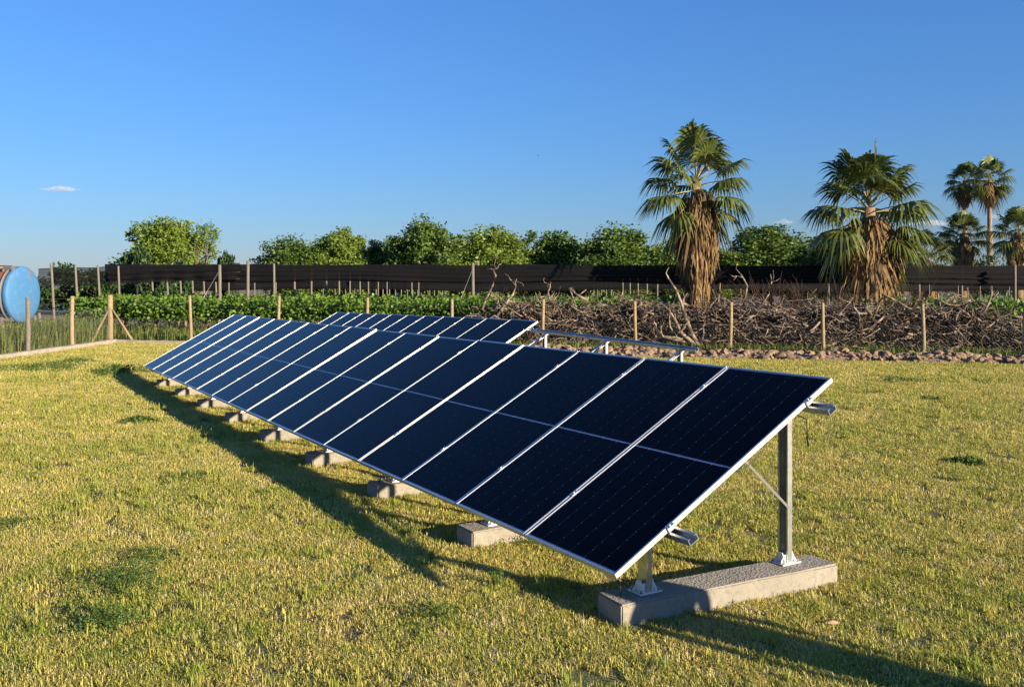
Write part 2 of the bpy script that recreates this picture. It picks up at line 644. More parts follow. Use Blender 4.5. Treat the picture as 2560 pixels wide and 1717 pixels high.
def foot_plate_mesh():
    m_ = MB()
    m_.box((-.075, -.10, 0), (.075, .10, .008))
    for s in (-1, 1):
        y = s * .052
        m_.add([(-.06, y, .008), (.06, y, .008), (.022, y, .085), (-.022, y, .085),
                (-.06, y + s * .005, .008), (.06, y + s * .005, .008), (.022, y + s * .005, .085), (-.022, y + s * .005, .085)],
               [(0, 1, 2, 3), (7, 6, 5, 4), (0, 4, 5, 1), (1, 5, 6, 2), (2, 6, 7, 3), (3, 7, 4, 0)])
    for s in (-1, 1):
        x = s * .03
        m_.add([(x, -.095, .008), (x, .095, .008), (x, .045, .07), (x, -.045, .07),
                (x + .005, -.095, .008), (x + .005, .095, .008), (x + .005, .045, .07), (x + .005, -.045, .07)],
               [(0, 1, 2, 3), (7, 6, 5, 4), (0, 4, 5, 1), (1, 5, 6, 2), (2, 6, 7, 3), (3, 7, 4, 0)])
    return m_.mesh('foot_plate')


plate_me = foot_plate_mesh()
mb = MB()
for sx in (-1, 1):
    for sy in (-1, 1):
        mb.tube([(sx * .055, sy * .08, .008), (sx * .055, sy * .08, .028)], .008, 6)
bolts_me = mb.mesh('bolts')


def mount(rowname, d_of, n0, lowz_of, nfoot, d_start, d_first, d_last, label, d_kink, lab_f, grp):
    """nfoot frames every 2.16 m from d_start; rails from d_first to d_last"""
    base = rowpt(d_start, n0 + FN, BL_H)
    root = empty('panel_mount', base, (0, 0, rz_row))
    tag(root, label, 'mounting frame')
    def L(d, n, z):                            # row coords -> mount-local
        return Vector((-(d - d_start), n - FN, z - BL_H))
    S = Vector((0, math.cos(TAU), math.sin(TAU)))
    UPN = Vector((0, -math.sin(TAU), math.cos(TAU)))
    Xw = Vector((1, 0, 0))
    for i in range(nfoot):
        d = d_start + i * 2.16
        lz = lowz_of(d)
        sk = -.072 if (i == 0 and n0 == 0) else random.uniform(-.02, .02)
        footing(rowpt(d, n0 + BL_N0, 0), rz_row + sk, i, lab_f(i), grp)
        for nn in (FN, RN):
            top = lz + nn * SLOPE - .135 / math.cos(TAU)
            lg = obj('leg', leg_mesh(top - BL_H + .05, 1 if nn == FN else -1), M['galv'], root)
            lg.location = L(d + sk * .45 * (nn - BL_N0), nn, BL_H + .004)
            pl = obj('foot_plate', plate_me, M['plate'], lg)
            bo = obj('bolts', bolts_me, M['bolt'], lg)
        # sloping rafter, C section lying on the legs
        m_ = MB()
        a = L(d, .40 * math.cos(TAU), lz + .40 * math.sin(TAU)) + UPN * -.1355
        m_.extrude(c_profile(.05, .060, .012, .004), a + UPN * .0225 + Xw * -.030, UPN, Xw, S * 1.82)
        m_.build('rafter', M['galv'], root)
        m_ = MB()
        dk = d + sk * .45 * (RN - BL_N0)
        a = L(dk, RN - .02, .62) + Vector((.052, 0, 0))
        b_ = L(dk, 1.36, lz + 1.36 * SLOPE - .15) + Vector((.052, 0, 0))
        m_.extrude([(-.011, -.002), (.011, -.002), (.011, .002), (-.011, .002)], a, Vector((0, .8, .6)), Xw, b_ - a)
        m_.build('brace', M['brace'], root)
    # purlin rails running along the row
    for t in (T_LOW, T_UP):
        m_ = MB()
        stops = [d_first, d_kink, d_last] if d_kink else [d_first, d_last]
        for da, db in zip(stops[:-1], stops[1:]):
            p_a = L(da, t * math.cos(TAU), lowz_of(da) + t * math.sin(TAU))
            p_b = L(db, t * math.cos(TAU), lowz_of(db) + t * math.sin(TAU))
            m_.extrude(c_profile(.085, .046, .02, .004), p_a + UPN * -(PT + .0475), S, UPN, p_b - p_a)
        m_.build('rail', M['galv'], root)
    return root


mount('front', None, 0, lambda d: LOWZ, 9, .275, -.215, 18.6,
      'galvanised steel mounting frame carrying the long front row of panels', 0,
      lambda i: ('nearest long concrete footing block under the front row, partly shaded' if i == 0 else
                 '%s concrete footing block of the front row counted from the near end' % ORD[i]), 'footings of the front row')
slow = lambda d: r2_low.z + ((d - R2_D0) * math.tan(R2_SL) if d > R2_D0 else (d - R2_D0) * .022)
mount('back', None, R2_N0, slow, 9, R2_D0 - 5.05, R2_D0 - 5.45, R2_D0 + 12.8,
      'galvanised steel mounting frame of the back row with bare rails at its near end', R2_D0,
      lambda i: '%s concrete footing block of the back row counted from the bare rails' % ORD[i], 'footings of the back row')

# loose connector cable on the nearest panel
mb = MB()
mb.tube([(PW - .04, 2.02, -.06), (PW + .035, 2.03, -.10), (PW + .05, 1.99, -.15), (PW + .06, 1.955, -.20)], .004, 5)
cab = mb.build('connector_cable', M['rubber'], near_panel)
mb = MB()
mb.tube([(PW + .06, 1.955, -.20), (PW + .066, 1.935, -.235), (PW + .070, 1.915, -.27)], [.009, .010, .006], 6)
mb.build('connector', M['rubber'], cab)
mb = MB()
mb.tube([(PW - .09, 1.75, -.06), (PW - .08, 1.6, -.13), (PW - .08, 1.4, -.14), (PW - .09, 1.2, -.06)], .004, 5)
mb.build('connector_cable', M['rubber'], near_panel)


# ------------------------------------------------------------------ fences
def post_mesh(name, h, r, seed, lean=0.0, n=9):
    rs = random.Random(seed)
    m_ = MB()
    pts, rad = [], []
    k = 6
    bx, by = rs.uniform(-.02, .02), rs.uniform(-.02, .02)
    for i in range(k + 1):
        t = i / k
        w = math.sin(t * math.pi)
        pts.append((bx * w + lean * t * h, by * w, -.1 + (h + .1) * t))
        rad.append(r * (1.08 - .14 * t) * rs.uniform(.96, 1.04))
    m_.tube(pts, rad, n)
    return m_.mesh(name)


def strand(a, b, r, sag=0.0, n=3, seg=8):
    m_ = MB()
    a, b = Vector(a), Vector(b)
    pts = [a.lerp(b, i / seg) - Vector((0, 0, sag * 4 * (i / seg) * (1 - i / seg))) for i in range(seg + 1)]
    m_.tube(pts, r, n, cap=False)
    return m_


def chain_link(a, b, z0, z1, pitch, r):
    """diagonal wires woven both ways between the two posts lines"""
    a, b = Vector(a), Vector(b)
    t = b - a
    L = t.length
    t.normalize()
    s = Vector((-t.y, t.x, 0))
    m_ = MB()
    hh = z1 - z0
    for sg in (1, -1):
        x = -hh if sg == 1 else 0.0
        end = L if sg == 1 else L + hh
        while x < end:
            xa, za, xb, zb = x, z0, x + sg * hh, z1
            # clip to [0, L]
            q = []
            for (xx, zz, ox, oz) in ((xa, za, xb, zb), (xb, zb, xa, za)):
                if xx < 0:
                    f_ = (0 - xx) / (ox - xx); q.append((0, zz + (oz - zz) * f_))
                elif xx > L:
                    f_ = (L - xx) / (ox - xx); q.append((L, zz + (oz - zz) * f_))
                else:
                    q.append((xx, zz))
            (x1, z1_), (x2, z2_) = q
            if abs(x2 - x1) > .02:
                off = s * (.002 * sg)
                p1 = a + t * x1 + off + Vector((0, 0, z1_))
                p2 = a + t * x2 + off + Vector((0, 0, z2_))
                m_.tube([p1, p2], r, 3, False, False)
            x += pitch
    return m_


back = empty('wire_fence', CORNER)
tag(back, 'long back fence of pine posts and wire between the lawn and the vines', 'fence')
IM = Matrix.Translation(-CORNER)
back_posts = [(478.4, 738.9), (694.7, 740.3), (915.5, 743.9), (1133, 747.3), (1356.3, 747.8), (1590, 752.9), (1824.3, 755.1), (2059, 757.1), (2310, 759.9), (2562, 763)]
bp_pts = [CORNER]
for i, (u, vt) in enumerate(back_posts):
    p = on_fence(u)
    h = CAM_H - (vt - CYPX) / FPX * p.y
    o = obj('post', post_mesh('post', h, .062, 40 + i), M['post'], back)
    o.location = p - CORNER
    o.rotation_euler = (random.uniform(-.025, .025), random.uniform(-.03, .03), 0)
    bp_pts.append(p)
    if i >= 5:
        m_ = MB()
        m_.tube([(0, 0, -.05), (0, 0, .2)], .074, 9)
        m_.build('tarred_foot', M['tar'], o)
END = Vector((24, fence_y(24), 0))
for z in (1.66, 1.52, 1.05):
    zz = z
    m_ = MB()
    pts = bp_pts + [END]
    for a, b_ in zip(pts[:-1], pts[1:]):
        off = Vector((0, -.066, 0))
        m2 = strand(a - CORNER + off + Vector((0, 0, zz)), b_ - CORNER + off + Vector((0, 0, zz)), .0035, .02)
        m_.add(m2.v, m2.f)
    m_.build('wire', M['wire'], back)
m_ = chain_link(CORNER - CORNER + Vector((0, -.07, 0)), END - CORNER + Vector((0, -.07, 0)), .05, 1.05, .12, .0011)
tag(m_.build('chain_link', M['mesh'], back), kind='stuff')

left = empty('wire_fence', (-16.5, 24, 0))
tag(left, 'left side fence of pine posts and chain link in front of the blue tank', 'fence')
LO = Vector((-16.5, 24, 0))
# stout corner post with two raking struts
h = CAM_H - (737.4 - CYPX) / FPX * CORNER.y
o = obj('corner_post', post_mesh('corner_post', h, .115, 77, n=12), M['post'], left)
o.location = CORNER - LO
m_ = MB()
m_.tube([(0, 0, -.05), (0, 0, .17)], .125, 12)
m_.build('tarred_foot', M['tar'], o)
for (u, v) in ((345, 866), (244, 868)):
    foot = px(u, v, z=0.0)
    if u > 300:
        foot = CORNER + Vector((1.15, -.30, 0))
    else:
        foot = CORNER + Vector((-.12, -1.55, 0)) + Vector((.0, 0, 0))
    a = foot - LO
    b_ = CORNER - LO + Vector((0, 0, 1.38)) + (foot - CORNER).normalized() * .1
    m_ = MB()
    m_.tube([a - Vector((0, 0, .05)), a.lerp(b_, .5), b_], [.05, .048, .045], 8)
    m_.build('strut', M['post'], left)
lf = [(181, 740.3, 34.0), (74.4, 743, 30.87), (-60, 746, 27.6)]
lpts = [CORNER]
for i, (u, vt, Y) in enumerate(lf):
    p = Vector(((u - 1280) / FPX * Y, Y, 0))
    p.x = -16.47
    h = CAM_H - (vt - CYPX) / FPX * Y
    o = obj('post', post_mesh('post', h, .075, 90 + i), M['post_grey'] if i else M['post'], left)
    o.location = p - LO
    o.rotation_euler = (0, 0, i * 2)
    lpts.append(p)
lpts.append(Vector((-16.4, 22, 0)))
for z in (1.9, 1.72, 1.45):
    m_ = MB()
    for a, b_ in zip(lpts[:-1], lpts[1:]):
        off = Vector((.08, 0, z))
        m2 = strand(a - LO + off, b_ - LO + off, .003, .01)
        m_.add(m2.v, m2.f)
    m_.build('wire', M['wire'], left)
m_ = chain_link(Vector((-16.39, 22, 0)) - LO, Vector((-16.55, 37.5, 0)) - LO, .12, 1.45, .075, .0020)
tag(m_.build('chain_link', M['mesh'], left), kind='stuff')

# ------------------------------------------------------------------ blue tank at the left
TY = 36.0
tc_ = px(68, 736.5, Y=TY)
R_T = 141 / FPX * TY / 2
tank = empty('storage_tank', (tc_.x, tc_.y, 0), (0, 0, math.radians(-4)))
tag(tank, 'old blue cylindrical metal tank lying on its side, rusty on top', 'tank')
tz = tc_.z
# local: axis along -x (shell goes to -x), dome towards +x
def ringpts(x, r, n=48):
    return [Vector((x, r * math.cos(2 * math.pi * k / n), tz + r * math.sin(2 * math.pi * k / n))) for k in range(n)]
def lathe_x(mb, prof, n=48):
    vs = []
    for x, r in prof:
        vs += ringpts(x, r, n)
    fs = []
    for i in range(len(prof) - 1):
        for k in range(n):
            fs.append((i * n + k, i * n + (k + 1) % n, (i + 1) * n + (k + 1) % n, (i + 1) * n + k))
    mb.add(vs, fs, True)
def centred(mbx, name, m_, parent):
    # keep the mesh origin on the tank axis so that the paint follows the barrel
    mbx.v = [(x, y, z - tz) for x, y, z in mbx.v]
    o = mbx.build(name, m_, parent, fix=True)
    o.location = (0, 0, tz)
    return o
mb = MB()
lathe_x(mb, [(-6.0, R_T * .3), (-5.98, R_T * .96), (-4, R_T * .96), (-2, R_T * .96), (-.32, R_T * .96)])
centred(mb, 'shell', M['tank'], tank)
mb = MB()
dome = [(-.34, R_T * .962), (-.30, R_T), (-.16, R_T)]
for k in range(1, 9):
    a = k / 8 * math.pi / 2
    dome.append((-.16 + .15 * math.sin(a), R_T * max(.002, math.cos(a))))
lathe_x(mb, dome)
centred(mb, 'domed_end', M['tank_end'], tank)
mb = MB()
lathe_x(mb, [(-.46, R_T * .955), (-.46, R_T * 1.012), (-.40, R_T * 1.012), (-.40, R_T * .955)])
centred(mb, 'rim_band', M['tank_dark'], tank)
for ang in (62, -58):
    a = math.radians(ang)
    mb = MB()
    Mx = Matrix.Translation((-.42, -R_T * math.cos(a), tz + R_T * math.sin(a))) @ Matrix.Rotation(math.radians(-ang), 4, 'X')
    mb.box((-.16, -.12, -.06), (.16, .06, .06), Mx)
    mb.box((-.20, -.06, -.14), (-.15, .06, .14), Mx)
    mb.box((.16, -.06, -.12), (.20, .06, .12), Mx)
    mb.build('lug', M['tank_dark'], tank)
mb = MB()
mb.tube([(-1.3, -.1, tz + R_T * .9), (-1.3, -.1, tz + R_T * 1.02)], .5, 20)
mb.tube([(-1.3, -.1, tz + R_T * 1.02), (-1.3, -.1, tz + R_T * 1.04)], .62, 20)
mb.build('hatch', M['tank_dark'], tank)
for x in (-.9, -4.6):
    mb = MB()
    mb.box((x - .35, -.8, 0), (x + .35, .8, tz - R_T * .78))
    mb.build('saddle', M['tank_dark'], tank)
mb = MB()
Mw = Matrix.Translation((tc_.x - .35, tc_.y - 1.0, 0)) @ Matrix.Rotation(math.radians(-12), 4, 'Z')
mb.box((-7, -.15, 0), (-.0, .15, .86), Mw)
tag(mb.build('low_wall', M['wall']), 'low pale rendered wall below the blue tank', 'wall')

# ------------------------------------------------------------------ vegetation builders
def tree_mesh(seed, h, w, depth, n_leaf, leaf, base=.25, n_cl=70, lean=0.0, holes=0.0):
    """crown points gathered in clumps inside an uneven ellipsoid; returns crown mesh and wood mesh"""
    rs = np.random.default_rng(seed)
    cz0 = h * base
    lob = rs.uniform(0, 6.28, 6)
    cen = []
    while len(cen) < n_cl:
        a = rs.uniform(0, 2 * math.pi)
        el = rs.uniform(-.9, 1.45)
        r = rs.uniform(.15, 1.0) ** .45
        k = 1 + .22 * math.sin(3 * a + lob[0]) * math.cos(2 * el + lob[1]) + .15 * math.sin(5 * a + lob[2] + el * 3)
        p = np.array([math.cos(a) * math.cos(el) * w / 2 * r * k, math.sin(a) * math.cos(el) * depth / 2 * r * k, 0])
        zz = (h + cz0) / 2 + math.sin(el) * (h - cz0) / 2 * r * k
        p[2] = zz
        p[0] += lean * (zz - cz0)
        if p[2] < .3:
            continue
        cen.append(p)
    cen = np.array(cen)
    per = n_leaf // n_cl
    sc = rs.uniform(.55, 1.25, n_cl)
    pts = np.concatenate([c + np.clip(rs.normal(size=(per, 3)), -1.7, 1.7) * np.array([w * .065, depth * .065, h * .052]) * s for c, s in zip(cen, sc)])
    crown = tris_mesh('crown', leaf_quads(pts, leaf, rs, .5), 4)
    m_ = MB()
    r0 = h * .028
    m_.tube([(0, 0, -.2), (.03 * h * lean, .02, h * .18), (lean * h * .2, 0, h * .34)], [r0 * 1.25, r0, r0 * .8], 8)
    st = Vector((lean * h * .2, 0, h * .32))
    for c in cen[::3]:
        c = Vector(c)
        mid = st.lerp(c, .5) + Vector(rs.normal(size=3) * .05 * h)
        m_.tube([st, mid, c], [r0 * .45, r0 * .24, r0 * .07], 5)
    return crown, m_.mesh('trunk')


def place_tree(name, meshes, loc, rz, sc, label, cat, leafm, group=None):
    root = empty(name, loc, (0, 0, rz))
    root.scale = sc
    tag(root, label, cat, group)
    obj('crown', meshes[0], leafm, root)
    obj('trunk', meshes[1], M['bark'], root)
    return root


# orchard trees behind the nets
orch = [tree_mesh(300 + i, 8.0, 8.0, 6.5, 24000, .31, .06, 260) for i in range(3)]
TREES = [(730, 603, 66, 'small rounded orchard tree at the left end of the row behind the net'),
         (852, 583, 74, 'leafy orchard tree second from the left behind the black net'),
         (948, 613, 42, 'low dark orchard tree in the dip between two taller crowns'),
         (1062, 560, 78, 'tallest pointed orchard tree rising above the black net'),
         (1225, 578, 86, 'broad orchard tree right of the tallest pointed one'),
         (1388, 590, 76, 'rounded orchard tree left of the palm, fifth tall crown'),
         (1545, 577, 86, 'wide orchard tree just left of the nearer shaggy palm'),
         (1672, 612, 55, 'low orchard tree showing beside the left palm trunk'),
         (1925, 577, 112, 'wide dark orchard tree between the two big palms'),
         (2065, 610, 60, 'dark orchard tree partly hidden by the right big palm'),
         (1800, 628, 60, 'low orchard tree just right of the left palm trunk')]
for i, (u, vt, hw, lab) in enumerate(TREES):
    Y = 92 + (i % 3) * 2.5
    p = px(u, vt, Y=Y)
    hgt = p.z
    wid = 2 * hw / FPX * Y * 1.38
    place_tree('orchard_tree', orch[i % 3], (p.x, Y, 0), i * 1.7, (wid / 8, wid / 8, hgt / 8.3), lab, 'tree', M['bright_leaf'] if i in (1, 6) else M['tree_leaf'], 'orchard trees behind the net')
# dark understorey between them
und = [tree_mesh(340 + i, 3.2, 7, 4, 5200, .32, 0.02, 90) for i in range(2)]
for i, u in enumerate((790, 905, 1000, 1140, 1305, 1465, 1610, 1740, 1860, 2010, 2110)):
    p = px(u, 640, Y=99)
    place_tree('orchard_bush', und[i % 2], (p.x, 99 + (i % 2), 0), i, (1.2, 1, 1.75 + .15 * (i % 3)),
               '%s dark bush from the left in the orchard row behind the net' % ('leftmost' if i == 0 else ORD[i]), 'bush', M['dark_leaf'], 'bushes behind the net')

# big tree at the left: sloping crown with a forked bare right side
bt = tree_mesh(411, 8.6, 7.0, 6.5, 30000, .30, .04, 300, lean=.05)
p = px(415, 553, Y=84)
lt = place_tree('broadleaf_tree', bt, (p.x - .35, 84, 0), .4, (1.05, 1, p.z / 8.9), 'bright green broad tree standing alone at the left behind the net', 'tree', M['bright_leaf'])
bt2 = tree_mesh(433, 8.6, 2.9, 3.0, 1500, .24, .55, 34)
p = px(505, 553, Y=85)
place_tree('broadleaf_tree', bt2, (p.x, 85, 0), 1.0, (1, 1, p.z / 8.7), 'thin see-through tree with bare forks right of the lone broad tree', 'tree', M['bright_leaf'])
for i, (u, vt, w_) in enumerate(((350, 640, 5), (560, 640, 3.6), (180, 676, 7), (270, 690, 6), (430, 668, 5))):
    p = px(u, vt, Y=80 - 3 * i)
    place_tree('shrub', und[i % 2], (p.x, 80 - 3 * i, 0), i * 2, (w_ / 7, w_ / 7, p.z / 3.2),
               ['grey green shrub at the left foot of the lone broad tree', 'sparse shrub right of the lone broad tree',
                'dark shrub behind the thin net beside the blue tank', 'dark shrub behind the leaning posts at the left',
                'dark shrub below the lone broad tree'][i], 'shrub', M['tree_leaf'] if i < 2 else M['dark_leaf'])
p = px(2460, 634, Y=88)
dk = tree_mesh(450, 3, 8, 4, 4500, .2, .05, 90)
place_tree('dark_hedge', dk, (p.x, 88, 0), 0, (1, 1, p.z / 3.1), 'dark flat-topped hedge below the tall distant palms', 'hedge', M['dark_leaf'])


# ------------------------------------------------------------------ vines
def vine_mesh(seed, n=1750):
    rs = np.random.default_rng(seed)
    s = rs.uniform(-1.05, 1.05, n)
    hz = rs.beta(2.2, 2.0, n)
    z = .74 + hz * 1.10 + .08 * np.sin(s * 4 + seed)
    y = rs.normal(size=n) * .30
    droop = rs.random(n) < .14
    z[droop] -= rs.uniform(.05, .4, droop.sum())
    C = np.stack([s, y, z], 1)
    # shoots
    for k in range(7):
        x0 = rs.uniform(-1, 1)
        zz = np.linspace(1.5, rs.uniform(1.85, 2.05), 7)
        C = np.concatenate([C, np.stack([x0 + rs.normal(size=7) * .05, rs.normal(size=7) * .1, zz], 1)])
    me = tris_mesh('foliage', leaf_quads(C, .128, rs, .3, .85), 4)
    m_ = MB()
    r = random.Random(seed)
    pts = [Vector((0, 0, -.1))]
    for k in range(5):
        pts.append(Vector((r.uniform(-.07, .07), r.uniform(-.05, .05), .25 * (k + 1))))
    m_.tube(pts, [.085, .075, .07, .065, .065, .07], 7)
    m_.tube([pts[-1], Vector((.5, 0, 1.33)), Vector((1.0, .03, 1.36))], [.045, .03, .018], 6)
    m_.tube([pts[-1], Vector((-.5, 0, 1.35)), Vector((-1.0, .03, 1.34))], [.045, .03, .018], 6)
    return me, m_.mesh('trunk')


vines = [vine_mesh(500 + i) for i in range(4)]
fdir = math.atan2(FSL, 1)
VN = 14
for i in range(VN):
    x = -18.9 + i * 1.62
    y = fence_y(x) + 2.6 + .15 * math.sin(i * 2.1)
    root = empty('grape_vine', (x, y, 0), (0, 0, fdir + (math.pi if i % 2 else 0)))
    root.scale = (.95, 1.25, 1.0 + .03 * math.sin(i * 1.3))
    lab = ('leftmost vine of the front vine row, next to the blue tank' if i == 0 else
           '%s vine from the left in the front row behind the fence' % ORD[i])
    tag(root, lab, 'vine', 'vines of the front row')
    obj('foliage', vines[i % 4][0], M['vine_leaf'], root)
    obj('trunk', vines[i % 4][1], M['vine_bark'], root)
# rows behind, seen as leafy tops only
def vine_row(loc, length, rz, seed, label, n_per=330):
    rs = np.random.default_rng(seed)
    n = int(n_per * length)
    s = rs.uniform(0, length, n)
    z = 1.0 + rs.beta(2, 2, n) * .95
    C = np.stack([s, rs.normal(size=n) * .3, z], 1)
    root = empty('vine_row', loc, (0, 0, rz))
    tag(root, label, 'vines', 'rows of vines behind')
    obj('foliage', tris_mesh('foliage', leaf_quads(C, .17, rs, .3, .85), 4), M['vine_leaf'], root)
    m_ = MB()
    r = random.Random(seed)
    x = .6
    while x < length:
        m_.tube([(x, 0, -.1), (x + r.uniform(-.05, .05), 0, .6), (x, 0, 1.3)], [.08, .065, .055], 6)
        x += 1.7
    tag(m_.build('trunks', M['vine_bark'], root), kind='stuff')
vine_row((-19.5, fence_y(-19.5) + 6.0, 0), 26, fdir, 611, 'second row of vines behind the front vines left of the brush pile')
vine_row((-20, fence_y(-20) + 10.5, 0), 30, fdir, 612, 'third row of vines, seen as a thin strip under the net', 220)
vine_row((1.0, fence_y(1.0) + 9.0, 0), 7, fdir, 613, 'row of vines behind the left half of the brush pile', 200)
vine_row((13.0, fence_y(13.0) + 6.4, 0), 11, fdir, 614, 'row of vines at the far right behind the brush pile', 330)
vine_row((16.2, fence_y(16.2) + 2.2, 0), 6, fdir, 615, 'dark vines hanging over the right end of the fence', 330)

# ------------------------------------------------------------------ trellis posts, nets
tp_me = [post_mesh('trellis_post', 3.5, .055, 700 + i, 0.0, 7) for i in range(3)]
slim_me = [post_mesh('trellis_post', 2.75, .05, 720 + i, 0.0, 6) for i in range(3)]


def trellis(x, y, h, label, group, lean=(0, 0), slim=False, r=1.0):
    me = (slim_me if slim else tp_me)[int(abs(x * 7 + y)) % 3]
    o = obj('trellis_post', me, M['post_grey'])
    o.location = (x, y, 0)
    o.scale = (r, r, h / (2.75 if slim else 3.5))
    o.rotation_euler = (lean[0], lean[1], 0)
    tag(o, label, 'post', group)


# leaning row at the left
for i, u in enumerate((127, 187, 243, 294, 339, 376, 413, 446, 477, 505, 534)):
    Y = 40 + i * 1.75
    x = -20.4
    trellis((u + 10 - 1280) / FPX * Y, Y, 3.35, 'leaning trellis post, %s from the left beyond the blue tank' % ('first' if i == 0 else ORD[i]), 'leaning posts at the left', (0, -.05))
for i in range(12):                            # row receding left of centre
    Y = 42.5 + i * 4.0
    trellis(-11.15, Y, 3.4, '%s post of the trellis line receding left of centre' % ORD[i], 'trellis line left of centre', r=1.0)
for i in range(14):                            # row receding right of centre
    Y = 40.0 + i * 3.7
    trellis(7.6 + .0 * i, Y, 2.85 if i > 2 else 2.7, '%s post of the trellis line left of the nearer palm' % ORD[i], 'trellis line right of centre', slim=True, r=.9)
for i in range(6):
    Y = 36.1 + i * 4.25
    trellis(20.0, Y, 3.2, '%s post of the tall trellis line at the right edge' % ORD[i], 'trellis line at the right')
for i, (u, h) in enumerate(((2323, 2.5), (2395, 2.55), (2419, 2.3), (2450, 2.35), (2477, 2.6), (2523, 2.3))):
    Y = 42 + (i % 2) * 2
    trellis((u - 1280) / FPX * Y, Y, h, '%s thin short stake from the left among the vines at the right' % ('first' if i == 0 else ORD[i]), 'thin stakes at the right', slim=True, r=.55)
for i in range(9):
    Y = 50 + i * 5
    trellis(-15.6, Y, 2.95, '%s short stake of the line behind the leaning posts' % ORD[i], 'short stakes left', slim=True, r=.8)
for k, (x0, y0, where) in enumerate(((-8.9, 52, 'nearer'), (-6.4, 58, 'farther'))):
    for i in range(9):
        trellis(x0, y0 + i * 4.2, 2.8, '%s pale stake of the %s thin line under the net left of centre' % (ORD[i], where), 'pale stakes under the net', slim=True, r=.85)
# end posts with guy wires
for u, vt, Y, gu, lab in ((549, 662, 41.0, 513, 'tall end post with a guy wire left of the front panels'),
                          (620, 652, 41.5, None, 'tall end post standing before the net above the front panels'),
                          (1182, 657, 40.0, 1148, 'tall end post with a guy wire at the start of the brush pile'),
                          (1195, 657, 43.0, None, 'tall twin post close behind the guyed post by the brush pile')):
    p = px(u, vt, Y=Y)
    root = empty('end_post', (p.x, Y, 0))
    tag(root, lab, 'post', 'tall end posts')
    obj('pole', post_mesh('pole', p.z, .075, int(u), 0, 8), M['post_grey'], root)
    if gu:
        q_ = px(gu, 760, Y=Y - 1.5)
        m_ = MB()
        m_.tube([(0, 0, p.z - .25), ((gu - u) / FPX * Y * 1.35, -1.2, .9)], .012, 4)
        m_.build('guy_wire', M['wire'], root)
# leaning stakes next to the tank
for i, (u0, v0, u1, v1) in enumerate(((86, 790, 97, 862), (97, 782, 110, 858))):
    Y = 36.6
    a, b_ = px(u0, v0, Y=Y), px(u1, v1, Y=Y)
    m_ = MB()
    m_.tube([Vector((b_.x + .02, Y, -.05)), a.lerp(b_, .5), a], [.075, .07, .065], 7)
    tag(m_.build('leaning_stake', M['post_grey']), ['left of two leaning stakes under the blue tank end', 'right of two leaning stakes under the blue tank end'][i], 'stake')


def curtain(name, pts, z_top, z_bot, m_, label, folds=4, seed=0):
    """hanging net between ground points pts; z_top / z_bot are functions of t in 0..1"""
    rs = random.Random(seed)
    n = 90
    k = 10
    vs, fs = [], []
    a, b_ = Vector(pts[0]), Vector(pts[1])
    t_ = (b_ - a).normalized()
    s = Vector((-t_.y, t_.x, 0))
    ph = [rs.uniform(0, 6.28) for _ in range(6)]
    for i in range(n + 1):
        t = i / n
        p = a.lerp(b_, t)
        zt, zb = z_top(t), z_bot(t)
        for j in range(k + 1):
            w = j / k
            off = .10 * math.sin(w * folds * 6.28 + ph[0] + .8 * math.sin(t * 17 + ph[1])) + .05 * math.sin(t * 60 + ph[2])
            vs.append(p + s * off * w + Vector((0, 0, zt + (zb - zt) * w + .02 * math.sin(t * 40 + j))))
    for i in range(n):
        for j in range(k):
            q = i * (k + 1) + j
            fs.append((q, q + 1, q + k + 2, q + k + 1))
    m2 = MB()
    root = empty(name, a)
    tag(root, label, 'net')
    m2.add([v - a for v in vs], fs, True)
    m2.build('net_sheet', m_, root)
    m2 = MB()
    for jj in (0, 6, k):
        m2.tube([vs[i * (k + 1) + jj] - a for i in range(0, n + 1, 3)], .014, 4)
    m2.build('edge_cable', M['rubber'], root)


def sagf(base, amp, nseg):
    return lambda t: base - amp * (4 * ((t * nseg) % 1) * (1 - (t * nseg) % 1))
def netline(u, off):
    return on_fence(u, off)
A1, A2 = netline(262, 8.2), netline(2640, 8.2)
curtain('hail_net', (A1, A2), lambda t: 3.46 - .30 * t - .03 * math.sin(t * 6.28 * 5) ** 2, lambda t: 2.62 - .22 * t + .05 * math.sin(t * 25),
        M['net'], 'long black hail net gathered along the top of the vineyard posts', 4, 3)
B1, B2 = Vector((-26, 70, 0)), Vector((46, 56, 0))
curtain('hail_net', (B1, B2), lambda t: 3.5, lambda t: 1.95 + .2 * math.sin(t * 9) ** 2, M['net'],
        'farther black hail net hanging lower, seen between the trellis posts', 4, 8)
C1, C2 = netline(96, 7.0), netline(600, 8.0)
curtain('hail_net', (C1, C2), lambda t: 3.22 + .24 * t, lambda t: 2.30 + .42 * t, M['net_thin'],
        'thin see-through end of the hail net beside the blue tank', 3, 5)

# plastic drum among the vines at the right
p = px(2495, 760, Y=43)
root = empty('water_drum', (p.x, 43, 0))
tag(root, 'dark ribbed plastic drum with a cone lid among the right vines', 'drum')
def lathe_z(prof, n=24):
    m_ = MB()
    vs = [Vector((r * math.cos(2 * math.pi * k / n), r * math.sin(2 * math.pi * k / n), z)) for r, z in prof for k in range(n)]
    m_.add(vs, [(i * n + k, i * n + (k + 1) % n, (i + 1) * n + (k + 1) % n, (i + 1) * n + k) for i in range(len(prof) - 1) for k in range(n)], True)
    return m_
lathe_z([(.42, 0), (.42, .5), (.45, .52), (.42, .55), (.42, 1.0), (.45, 1.03), (.42, 1.06), (.42, 1.55), (.44, 1.58), (.44, 1.62)]).build('barrel', M['drum'], root)
lathe_z([(.43, 1.62), (.22, 1.86), (.10, 1.92), (.001, 1.93)]).build('lid', M['drum'], root)


